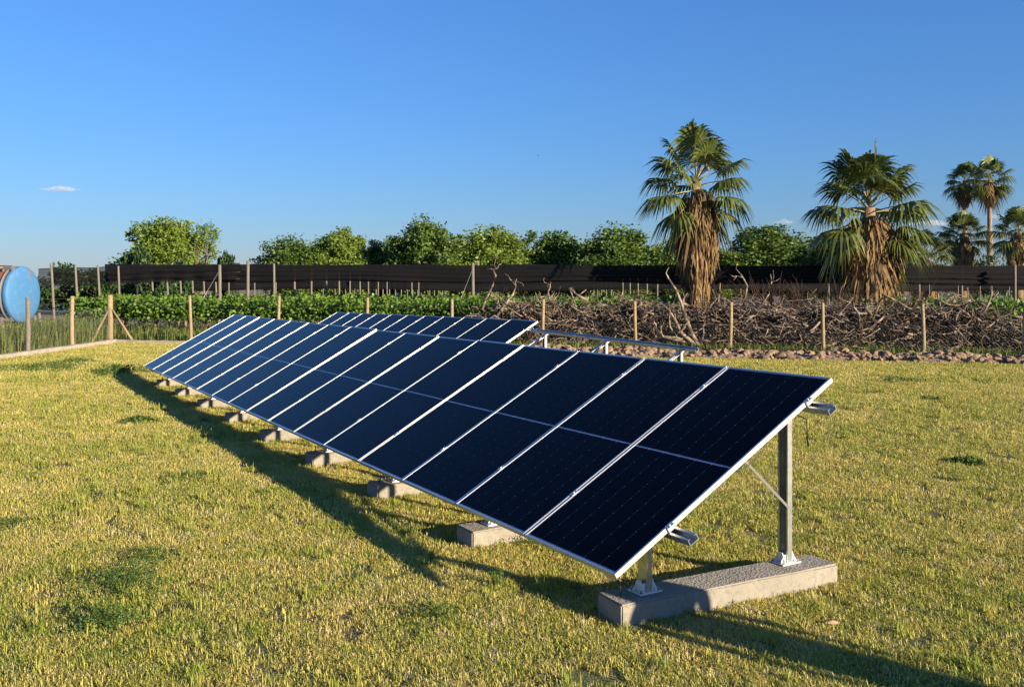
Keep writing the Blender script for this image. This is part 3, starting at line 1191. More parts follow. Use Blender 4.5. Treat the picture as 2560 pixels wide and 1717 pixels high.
# ------------------------------------------------------------------ palms
def frond_mesh(seed, elev, petiole, blade, nseg=30, droop=.55):
    """fan-palm leaf pointing along +x at the given elevation; tips droop under gravity.  returns (blade, petiole)"""
    rs = random.Random(seed)
    e = math.radians(elev)
    m_ = MB()
    ax = Vector((math.cos(e), 0, math.sin(e)))
    pts = []
    for i in range(5):
        t = i / 4
        pts.append(ax * petiole * t - Vector((0, 0, .12 * petiole * t * t)))
    m_.tube(pts, [.030, .025, .021, .018, .014], 5)
    pet = m_.mesh('petiole')
    tip = pts[-1]
    ax2 = (pts[-1] - pts[-2]).normalized()
    side = Vector((0, 1, 0))
    nrm = side.cross(ax2)
    if nrm.z < 0:
        nrm = -nrm
    vs, fs = [], []
    twist = rs.uniform(-.5, .5)
    for k in range(nseg):
        f = (k + .5) / nseg * 2 - 1
        ang = f * math.radians(118)
        L = blade * (1 - .30 * abs(f) ** 2) * rs.uniform(.9, 1.08)
        dirn = ax2 * math.cos(ang) + side * math.sin(ang) + nrm * (.16 - .30 * abs(f) ** 1.5 + twist * .15 * f)
        dirn.normalize()
        wdir = dirn.cross(nrm).normalized()
        halfang = math.radians(118) / nseg * .98
        b = len(vs)
        segs = (0.04, .35, .60, .82, 1.0)
        dr = droop * rs.uniform(.7, 1.35)
        for q, t in enumerate(segs):
            p = tip + dirn * L * t - Vector((0, 0, dr * L * max(0, t - .48) ** 1.5 * 2.6))
            w = L * t * math.tan(halfang) * 1.06 if t < .61 else L * .6 * math.tan(halfang) * (1 - (t - .6) / .4) ** .7
            w = max(w, .003)
            fold = nrm * w * .35 * (1 if k % 2 else -1)
            vs += [p - wdir * w + fold, p + wdir * w - fold]
        for q in range(len(segs) - 1):
            fs.append((b + 2 * q, b + 2 * q + 1, b + 2 * q + 3, b + 2 * q + 2))
    m2 = MB()
    m2.add(vs, fs)
    return m2.mesh('blade'), pet


ELEVS = (82, 68, 52, 34, 15, -8, -32, -55)
FR = {e: [frond_mesh(800 + i * 10 + j, e, 1.32, 1.22, 30, .42 + .25 * (e < 30)) for j in range(3)] for i, e in enumerate(ELEVS)}
DEAD = [frond_mesh(950 + j, -78, .8, 1.15, 20, .9) for j in range(3)]


def skirt_mesh(seed, z_top, z_bot, rfun, n, L=(.6, 1.3), w=.035):
    rs = np.random.default_rng(seed)
    out = []
    for k in range(n):
        a = rs.uniform(0, 2 * math.pi)
        z = z_bot + (z_top - z_bot) * rs.uniform(0.08, 1)
        rag = 1 + .13 * math.sin(2 * a + seed) + .10 * math.sin(5 * a + seed * 2) + .08 * math.sin(3 * a + z * 2.2)
        r0 = rfun((z - z_bot) / (z_top - z_bot)) * rs.uniform(.70, 1.04) * rag
        ln = rs.uniform(*L)
        z1 = max(z - ln, z_bot - rs.uniform(0, .25))
        r1 = rfun(max(0, (z1 - z_bot) / (z_top - z_bot))) * rs.uniform(.85, 1.34) * rag
        da = rs.normal() * .16
        ww = w * rs.uniform(.5, 1.5)
        u0 = np.array([math.cos(a), math.sin(a), 0]); u1 = np.array([math.cos(a + da), math.sin(a + da), 0])
        t0 = np.array([-math.sin(a), math.cos(a), 0])
        tw = rs.uniform(-.8, .8)
        side = t0 * math.cos(tw) + u0 * math.sin(tw)
        p0 = u0 * r0 + [0, 0, z]
        pm = (u0 * r0 * .45 + u1 * r1 * .55) * 1.04 + [0, 0, (z * .45 + z1 * .55)]
        p1 = u1 * r1 + [0, 0, z1]
        out.append([p0 - side * ww * .4, p0 + side * ww * .4, pm + side * ww, pm - side * ww])
        out.append([pm - side * ww, pm + side * ww, p1 + side * ww * .15, p1 - side * ww * .15])
    return tris_mesh('dead_frond_skirt', np.array(out), 4)


def palm(loc, crown_z, scale, plan, dead_n, skirt, trunk, label, seed, gm, group, lean=(0, 0)):
    """plan: list of (elevation, count); skirt: (z_top,z_bot,[radii bottom..top],n,w); trunk: [(z,r)...]"""
    rs = random.Random(seed)
    root = empty('fan_palm', loc)
    tag(root, label, 'palm tree', group)
    m_ = MB()
    m_.tube([(lean[0] * z, lean[1] * z, z) for z, r in trunk], [r for z, r in trunk], 12)
    m_.build('trunk', M['palm_trunk'], root)
    cx, cy = lean[0] * crown_z, lean[1] * crown_z
    if skirt:
        zt, zb, radii, n, w = skirt
        def rf(t):
            t = min(max(t, 0), 1) * (len(radii) - 1)
            i = min(int(t), len(radii) - 2)
            return radii[i] + (radii[i + 1] - radii[i]) * (t - i)
        o = obj('dead_frond_skirt', skirt_mesh(seed, zt, zb, rf, n, (.5 * scale, 1.25 * scale), w), M['palm_dead'], root)
        o.location = (cx, cy, 0)
    ga = rs.uniform(0, 6.28)
    k = 0
    for e, cnt in plan:
        for j in range(cnt):
            k += 1
            bl, pe = FR[e][rs.randrange(3)]
            az = ga + k * 2.39996 + rs.uniform(-.2, .2)
            if e < 0:                        # low fronds hang at the flanks of the skirt and behind it
                az = (0.25, 2.85, 1.6, -.35, 3.5)[j % 5] + rs.uniform(-.3, .3)
            o = obj('frond', bl, gm, root)
            o.location = (cx, cy, crown_z + (e - 40) / 120 * .9 * scale)
            o.rotation_euler = (rs.uniform(-.14, .14), rs.uniform(-.10, .10), az)
            s = scale * rs.uniform(.88, 1.12) * (.82 if e < -20 else 1)
            o.scale = (s, s, s)
            obj('petiole', pe, M['palm_stalk'], o)
    for j in range(dead_n):
        bl, pe = DEAD[rs.randrange(3)]
        o = obj('dead_frond', bl, M['palm_dead'], root)
        o.location = (cx, cy, crown_z - .35 * scale - rs.uniform(0, .6) * scale)
        o.rotation_euler = (0, rs.uniform(-.25, .1), rs.uniform(0, 6.28))
        s = scale * rs.uniform(.8, 1.05)
        o.scale = (s, s, s)
        obj('petiole', pe, M['palm_dead'], o)
    return root


# nearer palm (left of the two big ones)
Y1 = 38.5
p = px(1728, 455, Y=Y1)
palm((px(1744, 760, Y=Y1).x, Y1, 0), p.z, 1.06, [(82, 1), (68, 3), (52, 4), (34, 5), (15, 5), (-8, 5), (-32, 5), (-55, 2)], 12,
     (p.z - .4, 1.5, [.38, .42, .52, .60, .66, .74, .70, .45], 2300, .040), [(0, .42), (1.0, .38), (3.5, .30), (p.z, .22)],
     'big shaggy fan palm with a slim tan skirt, left of the two', 21, M['palm_green'], 'two big palms behind the brush pile', (-.008, 0))
Y2 = 36.5
p = px(2180, 520, Y=Y2)
palm((px(2172, 760, Y=Y2).x, Y2, 0), p.z, 1.15, [(82, 1), (68, 4), (52, 5), (34, 6), (15, 6), (-8, 5), (-32, 5), (-55, 2)], 14,
     (p.z - .35, 1.35, [.36, .62, .76, .82, .84, .86, .80, .48], 2700, .044), [(0, .40), (1.0, .42), (3.0, .34), (p.z, .24)],
     'big shaggy fan palm with a thick tan skirt, right of the two', 33, M['palm_green'], 'two big palms behind the brush pile')
# distant palms
for (u, vc, Y, sc, kind, lab, seed) in (
        (2474, 448, 118, 1.30, 'tall', 'taller distant palm with a bare trunk, right of the high pair', 41),
        (2412, 452, 122, 1.20, 'tall', 'distant bare-trunked palm, left of the high pair', 42),
        (2408, 585, 82, .98, 'short', 'squat distant palm below the high pair', 43),
        (2545, 580, 78, 1.0, 'short', 'distant palm cut by the right edge of the picture', 44),
        (2312, 640, 66, .86, 'short', 'small low palm peeping over the net beside the right big palm', 45),
        (2225, 650, 70, .80, 'short', 'small low palm mostly hidden behind the right big palm', 46)):
    p = px(u, vc, Y=Y)
    if kind == 'tall':
        sk = (p.z - .3, p.z - 3.6, [.25, .75, .9, .8, .5], 380, .09)
        tr = [(0, .42), (p.z * .4, .34), (p.z * .55, .42), (p.z * .6, .28), (p.z, .25)]
        plan = [(82, 2), (68, 3), (52, 4), (34, 5), (15, 6), (-8, 6), (-32, 6)]
    else:
        sk = (p.z - .3, max(.5, p.z - 3.2), [.6, .85, .95, .8, .5], 420, .08)
        tr = [(0, .45), (p.z * .5, .4), (p.z, .28)]
        plan = [(82, 2), (68, 4), (52, 5), (34, 5), (15, 6), (-8, 5), (-32, 5)]
    palm((p.x, Y, 0), p.z, sc, plan, 5, sk, tr, lab, seed, M['palm_far'], 'distant palms')


# ------------------------------------------------------------------ brush pile
def branch_pts(rs, p, direction, L, seg=5, crook=.35):
    pts = [Vector(p)]
    dv = Vector(direction).normalized()
    for i in range(seg):
        dv = (dv + Vector((rs.gauss(0, crook), rs.gauss(0, crook), rs.gauss(0, crook)))).normalized()
        pts.append(pts[-1] + dv * (L / seg))
    return pts


def pile_top(x):
    t = x + 2.2
    ramp = min(1, max(0, t / 1.6)) * min(1, max(.75, (19 - x) / 3))
    return (1.72 + .14 * math.sin(x * 1.7) + .10 * math.sin(x * 4.1 + 1)) * ramp


rs = random.Random(99)
mb, mt = MB(), MB()
for i in range(7500):
    x = rs.uniform(-2.3, 19.5)
    dep = rs.random() ** 1.5 * 2.4
    yb = fence_y(x) + .45 + dep
    ht = pile_top(x) * min(1, .72 + dep * .5)
    if ht < .15:
        continue
    z = rs.uniform(.02, 1.0) * ht
    ang = rs.uniform(0, math.pi * 2)
    el = rs.gauss(0, .40)
    dv = (math.cos(ang) * math.cos(el), .55 * math.sin(ang) * math.cos(el), math.sin(el))
    big = rs.random()
    L = rs.uniform(.25, .8) if big < .88 else rs.uniform(.7, 1.5)
    r = rs.uniform(.008, .022) if big < .88 else rs.uniform(.022, .048)
    pts = branch_pts(rs, (x, yb, z), dv, L, 4, .30)
    for q in pts:
        q.z = max(.02, q.z)
        q.y = max(q.y, fence_y(q.x) + .20)
    mb.tube(pts, [r, r * .92, r * .8, r * .6, r * .35], 4 if big < .8 else 5, True, True)
for i in range(2600):
    x = rs.uniform(-2.0, 19.5)
    dep = rs.random() * 2.2
    ht = pile_top(x) * min(1, .75 + dep * .5)
    if ht < .15:
        continue
    z = rs.uniform(.0, 1.05) * ht
    ang = rs.uniform(0, 6.28)
    el = rs.gauss(.1, .6)
    pts = branch_pts(rs, (x, fence_y(x) + .4 + dep, z), (math.cos(ang) * math.cos(el), .6 * math.sin(ang), math.sin(el)), rs.uniform(.35, .9), 3, .25)
    for q in pts:
        q.z = max(.02, q.z)
    mt.tube(pts, [.007, .006, .005, .003], 3, True, False)
pile = empty('brush_pile', (8, fence_y(8) + 1.4, 0))
tag(pile, 'long tangled pile of dead vine branches behind the back fence', 'brush pile')
off = Vector(pile.location)
for m_, nm, mm in ((mb, 'branches', M['wood']), (mt, 'twigs', M['twig'])):
    m_.v = [(a - off.x, b_ - off.y, c) for a, b_, c in m_.v]
    tag(m_.build(nm, mm, pile), kind='stuff')
# added dark sheet inside the pile, its colour standing for shade between branches
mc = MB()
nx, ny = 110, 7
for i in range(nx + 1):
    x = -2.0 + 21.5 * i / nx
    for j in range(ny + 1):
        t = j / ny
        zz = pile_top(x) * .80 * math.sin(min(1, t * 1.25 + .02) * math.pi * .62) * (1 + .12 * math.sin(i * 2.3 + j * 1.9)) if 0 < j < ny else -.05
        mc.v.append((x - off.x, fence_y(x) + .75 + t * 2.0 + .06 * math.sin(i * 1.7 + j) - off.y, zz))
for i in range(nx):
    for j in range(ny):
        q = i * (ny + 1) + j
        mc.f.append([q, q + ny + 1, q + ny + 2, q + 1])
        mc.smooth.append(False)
M['core'] = mat('gap_shade', (.020, .015, .012), 1.0, spec=.02, noise=(6, (.010, .008, .006), .4, .65), bump=(9, 1.0, .15))  # near-black colour stands in for the shaded gaps
mc.build('shade_core', M['core'], pile)


# single large branches that stand out of the pile
def dead_branch(label, pts_px, Y, r, forks):
    root = empty('dead_branch', px(*pts_px[0], Y=Y))
    tag(root, label, 'branch', 'large branches of the brush pile')
    o0 = Vector(root.location)
    base = [px(u, v, Y=Y + .06 * i) - o0 for i, (u, v) in enumerate(pts_px)]
    m_ = MB()
    n = len(base)
    m_.tube(base, [r * (1 - .6 * i / (n - 1)) for i in range(n)], 7)
    m_.build('limb', M['wood'], root)
    rs = random.Random(int(pts_px[0][0]))
    for k in range(forks):
        i = rs.randrange(max(1, n // 2), n)
        st = base[i]
        dv = (base[i] - base[i - 1]).normalized() + Vector((rs.gauss(0, .8), rs.gauss(0, .4), rs.gauss(.2, .6)))
        m_ = MB()
        m_.tube(branch_pts(rs, st, dv, rs.uniform(.3, .7), 4, .4), [r * .42, r * .38, r * .3, r * .22, r * .1], 5)
        m_.build('twig', M['wood'], root)


F0 = lambda u: on_fence(u, .35).y
BR = [('thick forked branch leaning against the fence left of the middle post, near the bare rails', [(1746, 866), (1728, 830), (1712, 790), (1704, 760), (1690, 725), (1672, 698)], .085, 3),
      ('thick branch beside the leaning forked one, bent near the ground', [(1740, 862), (1705, 835), (1690, 805), (1672, 775), (1655, 760)], .075, 2),
      ('stout log lying low in the pile behind the bare rails', [(1708, 850), (1680, 846), (1655, 842), (1640, 822)], .10, 1),
      ('tall twisted branch at the left end of the pile, reaching above the net edge', [(1205, 775), (1216, 745), (1232, 712), (1240, 690), (1232, 674), (1242, 672)], .055, 4),
      ('crooked branch rising left of the first fence post by the pile', [(1240, 792), (1262, 762), (1283, 735), (1290, 715), (1280, 702)], .060, 3),
      ('forked stub standing up above the pile right of the first post', [(1375, 752), (1370, 730), (1376, 716), (1368, 708)], .035, 3),
      ('gnarled stump end poking from the pile left of centre', [(1470, 752), (1450, 742), (1436, 733)], .07, 1),
      ('upright forked branch beside the left palm trunk', [(1862, 745), (1868, 715), (1858, 695), (1842, 690)], .045, 4),
      ('twisted upright branch between the two big palms', [(1905, 760), (1922, 735), (1930, 705), (1926, 685)], .040, 2),
      ('pale broken limb lying across the top under the right palm', [(2128, 782), (2155, 784), (2175, 784), (2200, 790)], .05, 0),
      ('long thin limb slanting down right of the right palm', [(2205, 735), (2240, 752), (2275, 772), (2300, 768)], .045, 2),
      ('curved pale branch just right of the fourth post, low in the pile', [(2068, 818), (2078, 803), (2090, 799), (2108, 800)], .035, 1),
      ('short pale stick low in the pile before the second post from the right', [(2262, 843), (2275, 836), (2288, 833)], .035, 0),
      ('arched branch in the pile right of the last post', [(2395, 770), (2420, 785), (2445, 812), (2478, 835)], .030, 2)]
for lab, pp, r, fk in BR:
    dead_branch(lab, pp, F0(pp[0][0]), r, fk)
# red brush tops
for i, (u, v) in enumerate(((1795, 735), (1910, 720), (2000, 735), (2085, 740), (2270, 735))):
    m_ = MB()
    base = px(u, v + 30, Y=F0(u) + 1.6)
    rs = random.Random(i)
    for k in range(60):
        m_.tube(branch_pts(rs, (rs.gauss(0, .35), rs.gauss(0, .2), rs.uniform(-.5, .1)), (rs.gauss(0, .7), rs.gauss(0, .3), 1), rs.uniform(.6, 1.3), 3, .22), [.008, .007, .005, .003], 3, True, False)
    o = m_.build('twig_bundle', M['twig'])
    o.location = base
    tag(o, ['reddish twigs at the right foot of the left palm', 'reddish twig tuft midway between the two palms', 'reddish twigs left of the right palm',
            'reddish twigs against the left side of the right palm skirt', 'reddish twigs right of the right palm'][i], 'twigs', 'reddish twigs on the pile')

# ------------------------------------------------------------------ rubble bank
bank = empty('rubble_bank', (9, fence_y(9) - 1.6, 0))
tag(bank, 'strip of pale earth clods and stones along the foot of the back fence', 'rubble')
boff = Vector(bank.location)
rs = random.Random(7)
def clod_mesh(seed):
    r = random.Random(seed)
    bm = bmesh.new()
    bmesh.ops.create_icosphere(bm, subdivisions=1, radius=1)
    sx, sy, sz = r.uniform(.8, 1.3), r.uniform(.7, 1.1), r.uniform(.5, .85)
    for v in bm.verts:
        k = r.uniform(.58, 1.25)
        v.co = Vector((v.co.x * sx * k, v.co.y * sy * k, v.co.z * sz * k))
    me = bpy.data.meshes.new('clod')
    bm.to_mesh(me)
    bm.free()
    return me
clods = [clod_mesh(i) for i in range(10)]
def bank_h(x, w):
    return .20 * math.sin(min(1, max(0, w)) * math.pi) ** .8 * (.8 + .3 * math.sin(x * 1.3) * math.sin(x * .7 + 1))
# earth mound
mm = MB()
for i in range(91):
    x = -5 + 28 * i / 90
    for j in range(9):
        w = j / 8
        y = fence_y(x) - .35 - 2.5 * (1 - w) * (1 + .12 * math.sin(x * 2.1))
        mm.v.append((x - boff.x, y - boff.y, bank_h(x, w) + (.035 * math.sin(i * 3.1 + j * 2.3) if 0 < j < 8 else -.03)))
for i in range(90):
    for j in range(8):
        q = i * 9 + j
        mm.f.append([q, q + 9, q + 10, q + 1]); mm.smooth.append(True)
mm.build('earth_mound', M['clod'], bank, fix=True)
cl_list = []
for i in range(3600):
    x = rs.uniform(-4.8, 19)
    w = rs.uniform(.02, .98)
    y = fence_y(x) - .35 - 2.5 * (1 - w)
    s = .03 + .16 * rs.random() ** 4.5
    cl_list.append((s, x, y, bank_h(x, w)))
cl_list.sort(reverse=True)
for k, (s, x, y, z) in enumerate(cl_list[:300]):
    o = obj('clod', clods[k % 10], M['clod'], bank)
    o.location = (x - boff.x, y - boff.y, z + s * .25)
    o.rotation_euler = (rs.uniform(-.4, .4), rs.uniform(-.4, .4), rs.uniform(0, 6.28))
    o.scale = (s, s, s)
mm = MB()
for k, (s, x, y, z) in enumerate(cl_list[300:]):
    me = clods[k % 10]
    Mx = Matrix.Translation((x - boff.x, y - boff.y, z + s * .2)) @ Matrix.Rotation(rs.uniform(0, 6.28), 4, 'Z') @ Matrix.Scale(s, 4)
    mm.add([Mx @ v.co for v in me.vertices], [list(p_.vertices) for p_ in me.polygons])
tag(mm.build('small_clods', M['clod'], bank), kind='stuff')


# ------------------------------------------------------------------ weeds
def weed_mesh(seed, r, h, n, leaf):
    rs = np.random.default_rng(seed)
    a = rs.uniform(0, 6.28, n)
    rr = r * np.sqrt(rs.random(n))
    k = 1 + .35 * np.sin(3 * a + seed)
    z = h * (rs.random(n) ** .8) * (1 - .55 * (rr / r) ** 2)
    C = np.stack([np.cos(a) * rr * k, np.sin(a) * rr * k, z + .01], 1)
    le = tris_mesh('leaves', leaf_quads(C, leaf, rs, .6, .4), 4)
    m_ = MB()
    R_ = random.Random(seed)
    for i in range(14):
        an = R_.uniform(0, 6.28)
        q = r * R_.uniform(.2, .8)
        m_.tube([(0, 0, 0), (math.cos(an) * q * .5, math.sin(an) * q * .5, h * .5), (math.cos(an) * q, math.sin(an) * q, h * .85)], [.003, .0025, .0015], 3, True, False)
    return le, m_.mesh('stems')


WE = [((312, 1480), .30, .24, 900, 'feathery dark weed in the left foreground, the larger of two'),
      ((272, 1580), .21, .22, 620, 'feathery dark weed at the lower left, nearest the bottom edge'),
      ((378, 1405), .26, .14, 360, 'sparse low weed just above the larger foreground weed'),
      ((470, 1198), .24, .09, 340, 'flat dark green weed patch on the sunny lawn left of the row'),
      ((345, 1058), .30, .12, 300, 'small green weed tuft on the lawn halfway up the left side'),
      ((300, 936), .75, .28, 900, 'dark bushy weed in the shade at the far end of the front row'),
      ((110, 925), 1.1, .22, 1100, 'broad leafy weed patch beside the kerb at the left'),
      ((190, 908), .6, .16, 500, 'leafy weed clump by the kerb, right of the broad patch'),
      ((30, 1315), .22, .08, 240, 'low weed at the left edge of the lawn'),
      ((1238, 1470), .09, .17, 90, 'upright young weed in the shadow below the panels'),
      ((1078, 1420), .05, .15, 40, 'thin single weed stalk by the second footing shadow'),
      ((1075, 1545), .22, .10, 330, 'fresh green weed patch in the foreground under the front row'),
      ((1360, 1366), .30, .14, 300, 'green weeds growing against the second footing'),
      ((2250, 955), .5, .12, 420, 'green weed clump on the far lawn at the right'),
      ((2290, 905), .5, .28, 500, 'weeds growing over the rubble before the rightmost post'),
      ((2420, 1160), .2, .10, 260, 'green weed tuft on the right lawn'),
      ((2330, 1000), .25, .06, 160, 'flat weed on the right lawn below the far clump'),
      ((2280, 1390), .22, .06, 200, 'flat dark weed right of the nearest footing')]
for i, ((u, v), r, h, n, lab) in enumerate(WE):
    p = px(u, v, z=0.0)
    a, b_ = weed_mesh(60 + i, r, h, n, .028 if p.y < 12 else .07)
    root = empty('weed', p, (0, 0, i))
    tag(root, lab, 'weed')
    obj('leaves', a, M['weed'], root)
    obj('stems', b_, M['weed'], root)

for i, (x, y, r, h) in enumerate(((-17.3, 32.6, .55, .95), (-17.6, 34.6, .7, 1.15), (-17.2, 36.3, .6, .9), (-18.6, 36.0, .8, 1.1), (-17.4, 30.2, .5, .7), (-14.6, 38.6, .6, .7), (-12.9, 38.0, .55, .6))):
    a, b_ = weed_mesh(160 + i, r, h, 900, .10)
    root = empty('tall_weed', (x, y, 0), (0, 0, i))
    tag(root, ['bushy weed between the two left fence posts', 'tall bushy weed behind the left fence near the corner', 'bushy weed just left of the stout corner post',
               'tall weed clump behind the corner of the fence', 'low bushy weed behind the left fence under the tank', 'bushy weed right of the corner post under the vines',
               'low weed clump under the vines left of the panels'][i], 'weed', 'bushy weeds behind the fence')
    obj('leaves', a, M['weed_tall'], root)
    obj('stems', b_, M['weed_tall'], root)

# tall weeds behind the left fence and under the vines
def tall_weeds(seed, n, area, hmin, hmax, name, label, m_):
    rs = np.random.default_rng(seed)
    out = []
    k = 0
    while k < n:
        x, y = area(rs)
        k += 1
        h = rs.uniform(hmin, hmax)
        a = rs.uniform(0, 6.28)
        ln = rs.uniform(.05, .35) * h
        w = rs.uniform(.008, .022)
        d1 = np.array([math.cos(a), math.sin(a), 0])
        sd = np.array([-math.sin(a), math.cos(a), 0])
        p0 = np.array([x, y, 0.]); p1 = p0 + d1 * ln * .4 + [0, 0, h * .6]; p2 = p0 + d1 * ln + [0, 0, h]
        out.append([p0 - sd * w * .6, p0 + sd * w * .6, p1 + sd * w, p1 - sd * w])
        out.append([p1 - sd * w, p1 + sd * w, p2 + sd * w * .2, p2 - sd * w * .2])
        for q in range(3):
            t = rs.uniform(.3, .95)
            c = p0 + d1 * ln * t + np.array([0, 0, h * t])
            b2 = rs.uniform(0, 6.28)
            dd = np.array([math.cos(b2), math.sin(b2), .5]) * rs.uniform(.05, .13)
            s2 = np.array([-math.sin(b2), math.cos(b2), 0]) * .012
            out.append([c - s2 * .5, c + s2 * .5, c + dd + s2, c + dd - s2])
    o = obj(name, tris_mesh(name, np.array(out), 4), m_)
    tag(o, label, 'weeds', kind='stuff')
tall_weeds(1, 4200, lambda r: (lambda x: (x, r.uniform(26, fence_y(x) + 1.0)))(-16.75 - r.random() ** 1.4 * 3.2), .35, 1.15, 'tall_weeds', 'tall green weeds behind the left fence', M['weed_tall'])
tall_weeds(2, 6500, lambda r: (lambda x: (x, fence_y(x) + r.uniform(.15, 6.5)))(r.uniform(-19, -2)), .15, .7, 'tall_weeds', 'weeds along the back fence under the vines', M['weed_tall'])
tall_weeds(3, 2600, lambda r: (lambda x: (x, fence_y(x) + r.uniform(-.35, .55)))(r.uniform(-2, 20)), .08, .42, 'tall_weeds', 'grass tufts at the foot of the brush pile', M['weed_tall'])

# ------------------------------------------------------------------ lawn grass
def tuft(seed, n, r, lmin, lmax, w):
    rs = np.random.default_rng(seed)
    a = rs.uniform(0, 6.28, n)
    rr = r * np.sqrt(rs.random(n))
    L = rs.uniform(lmin, lmax, n)
    P = np.stack([np.cos(a) * rr, np.sin(a) * rr, np.zeros(n)], 1)
    b_ = rs.uniform(0, 6.28, n)
    ln = np.abs(rs.normal(0.9, .55, n))
    dirx = np.stack([np.cos(b_), np.sin(b_), np.zeros(n)], 1)
    sd = np.stack([-np.sin(b_), np.cos(b_), np.zeros(n)], 1) * (w * rs.uniform(.6, 1.4, n))[:, None]
    up = np.array([0, 0, 1.])
    mid = P + dirx * (L * .25 * ln)[:, None] + up * (L * .55)[:, None]
    tip = P + dirx * (L * .8 * ln)[:, None] + up * (L * (1 - .45 * np.clip(ln, 0, 1.7)))[:, None]
    q1 = np.stack([P - sd, P + sd, mid + sd * .8, mid - sd * .8], 1)
    q2 = np.stack([mid - sd * .8, mid + sd * .8, tip + sd * .1, tip - sd * .1], 1)
    return tris_mesh('tuft', np.concatenate([q1, q2]), 4)


gcol = bpy.data.collections.new('grass_tufts')
for i in range(6):
    me = tuft(20 + i, 105, .13, .020, .060, .0026)
    me.materials.append(M['grass'])
    me.materials.append(M['grass_green'])
    rs_ = np.random.default_rng(i)
    pick = (rs_.random(105) < (.28 if i < 4 else .75)).astype(np.int32)
    me.polygons.foreach_set('material_index', np.concatenate([pick, pick]))
    gcol.objects.link(bpy.data.objects.new('tuft_%d' % i, me))


for i in range(2):                             # taller rank tufts
    me = tuft(40 + i, 22, .035, .05, .13, .0034)
    me.materials.append(M['grass_green'])
    gcol.objects.link(bpy.data.objects.new('tuft_%d' % (6 + i), me))


def scatter_points():
    rs = np.random.default_rng(5)
    out = []
    foot = [(rowpt(.275 + i * 2.16, 1.17), ) for i in range(9)]
    for (y0, y1, dens, sc) in ((3.0, 9, 110, .95), (9, 14, 70, 1.1), (14, 22, 42, 1.4), (22, 37.5, 24, 1.9)):
        xm0 = -.60 * y1 - 1.2
        xm1 = .60 * y1 + 1.2
        n = int((xm1 - xm0) * (y1 - y0) * dens)
        x = rs.uniform(xm0, xm1, n)
        y = rs.uniform(y0, y1, n)
        ok = (np.abs(x) < .60 * y + 1.2) & (x > LX + .05) & (y < CORNER.y + FSL * (x - CORNER.x) - .45)
        ok &= ~((x > -4) & (y > CORNER.y + FSL * (x - CORNER.x) - 2.7))
        # no grass inside the footings
        dd = (x - P0.x) * D.x + (y - P0.y) * D.y
        nn = (x - P0.x) * N.x + (y - P0.y) * N.y
        for base_n, ds in ((0, .275), (R2_N0, R2_D0 - 5.05)):
            k = np.round((dd - ds) / 2.16)
            ok &= ~((np.abs(dd - ds - k * 2.16) < BL_W / 2 + .02) & (k >= 0) & (k < 9) & (nn > base_n + BL_N0 - .02) & (nn < base_n + BL_N0 + BL_LEN + .02))
        x, y = x[ok], y[ok]
        s = sc * rs.uniform(.75, 1.3, len(x))
        out.append(np.stack([x, y, np.zeros(len(x)), s, rs.uniform(0, 6.28, len(x))], 1))
    for i in range(9):                         # grass left unmown against the footings
        for k in range(46):
            sgn = 1 if k % 2 else -1
            q = rowpt(.275 + i * 2.16 + sgn * (BL_W / 2 + rs.uniform(.01, .05)), BL_N0 + rs.uniform(-.05, BL_LEN + .05))
            out.append(np.array([[q.x, q.y, 0, rs.uniform(.5, 1.0), rs.uniform(0, 6.28)]]))
    return np.concatenate(out)


gp = scatter_points()
n_edge = 9 * 46
# patchy choice of greener tufts
gn_idx = np.floor(np.random.default_rng(8).random(len(gp)) * 4).astype(np.int32)
pat = np.sin(gp[:, 0] * 1.1 + 2 * np.sin(gp[:, 1] * .6)) + np.sin(gp[:, 1] * 1.5 + 1.7 * np.sin(gp[:, 0] * .8 + 1)) + np.random.default_rng(9).normal(0, .8, len(gp))
gn_idx[pat > 1.0] = 4 + (gn_idx[pat > 1.0] % 2)
rank = np.random.default_rng(10).random(len(gp)) < .035 * np.clip(pat + 1.2, 0, 3)
rank[gp[:, 1] > 20] = False
rank[-n_edge:] = True
gn_idx[rank] = 6 + (np.arange(len(gp))[rank] % 2)
# thin and bare spots
thin = (np.sin(gp[:, 0] * 3.1 + 1.3 * np.sin(gp[:, 1] * 2.3)) + np.sin(gp[:, 1] * 3.7 + 1.5 * np.sin(gp[:, 0] * 2.1 + 2)) > 1.45) & (np.random.default_rng(12).random(len(gp)) < .6)
thin[-n_edge:] = False
gp, gn_idx = gp[~thin], gn_idx[~thin]
me = bpy.data.meshes.new('grass')
me.vertices.add(len(gp))
co = gp[:, :3].copy()
co[:, 2] = .004
me.vertices.foreach_set('co', co.astype(np.float32).ravel())
for nm, arr, ty in (('scl', gp[:, 3], 'FLOAT'), ('rot', gp[:, 4], 'FLOAT'), ('idx', gn_idx, 'INT')):
    at = me.attributes.new(nm, ty, 'POINT')
    at.data.foreach_set('value', arr.astype(np.float32 if ty == 'FLOAT' else np.int32))
grass = bpy.data.objects.new('grass', me)
col.objects.link(grass)
tag(grass, 'short dry yellow green lawn grass', 'grass', kind='stuff')
ng = bpy.data.node_groups.new('grass_scatter', 'GeometryNodeTree')
ng.interface.new_socket('Geometry', in_out='INPUT', socket_type='NodeSocketGeometry')
ng.interface.new_socket('Geometry', in_out='OUTPUT', socket_type='NodeSocketGeometry')
gi = ng.nodes.new('NodeGroupInput')
go = ng.nodes.new('NodeGroupOutput')
ci = ng.nodes.new('GeometryNodeCollectionInfo')
ci.inputs['Collection'].default_value = gcol
ci.inputs['Separate Children'].default_value = True
ip = ng.nodes.new('GeometryNodeInstanceOnPoints')
ip.inputs['Pick Instance'].default_value = True
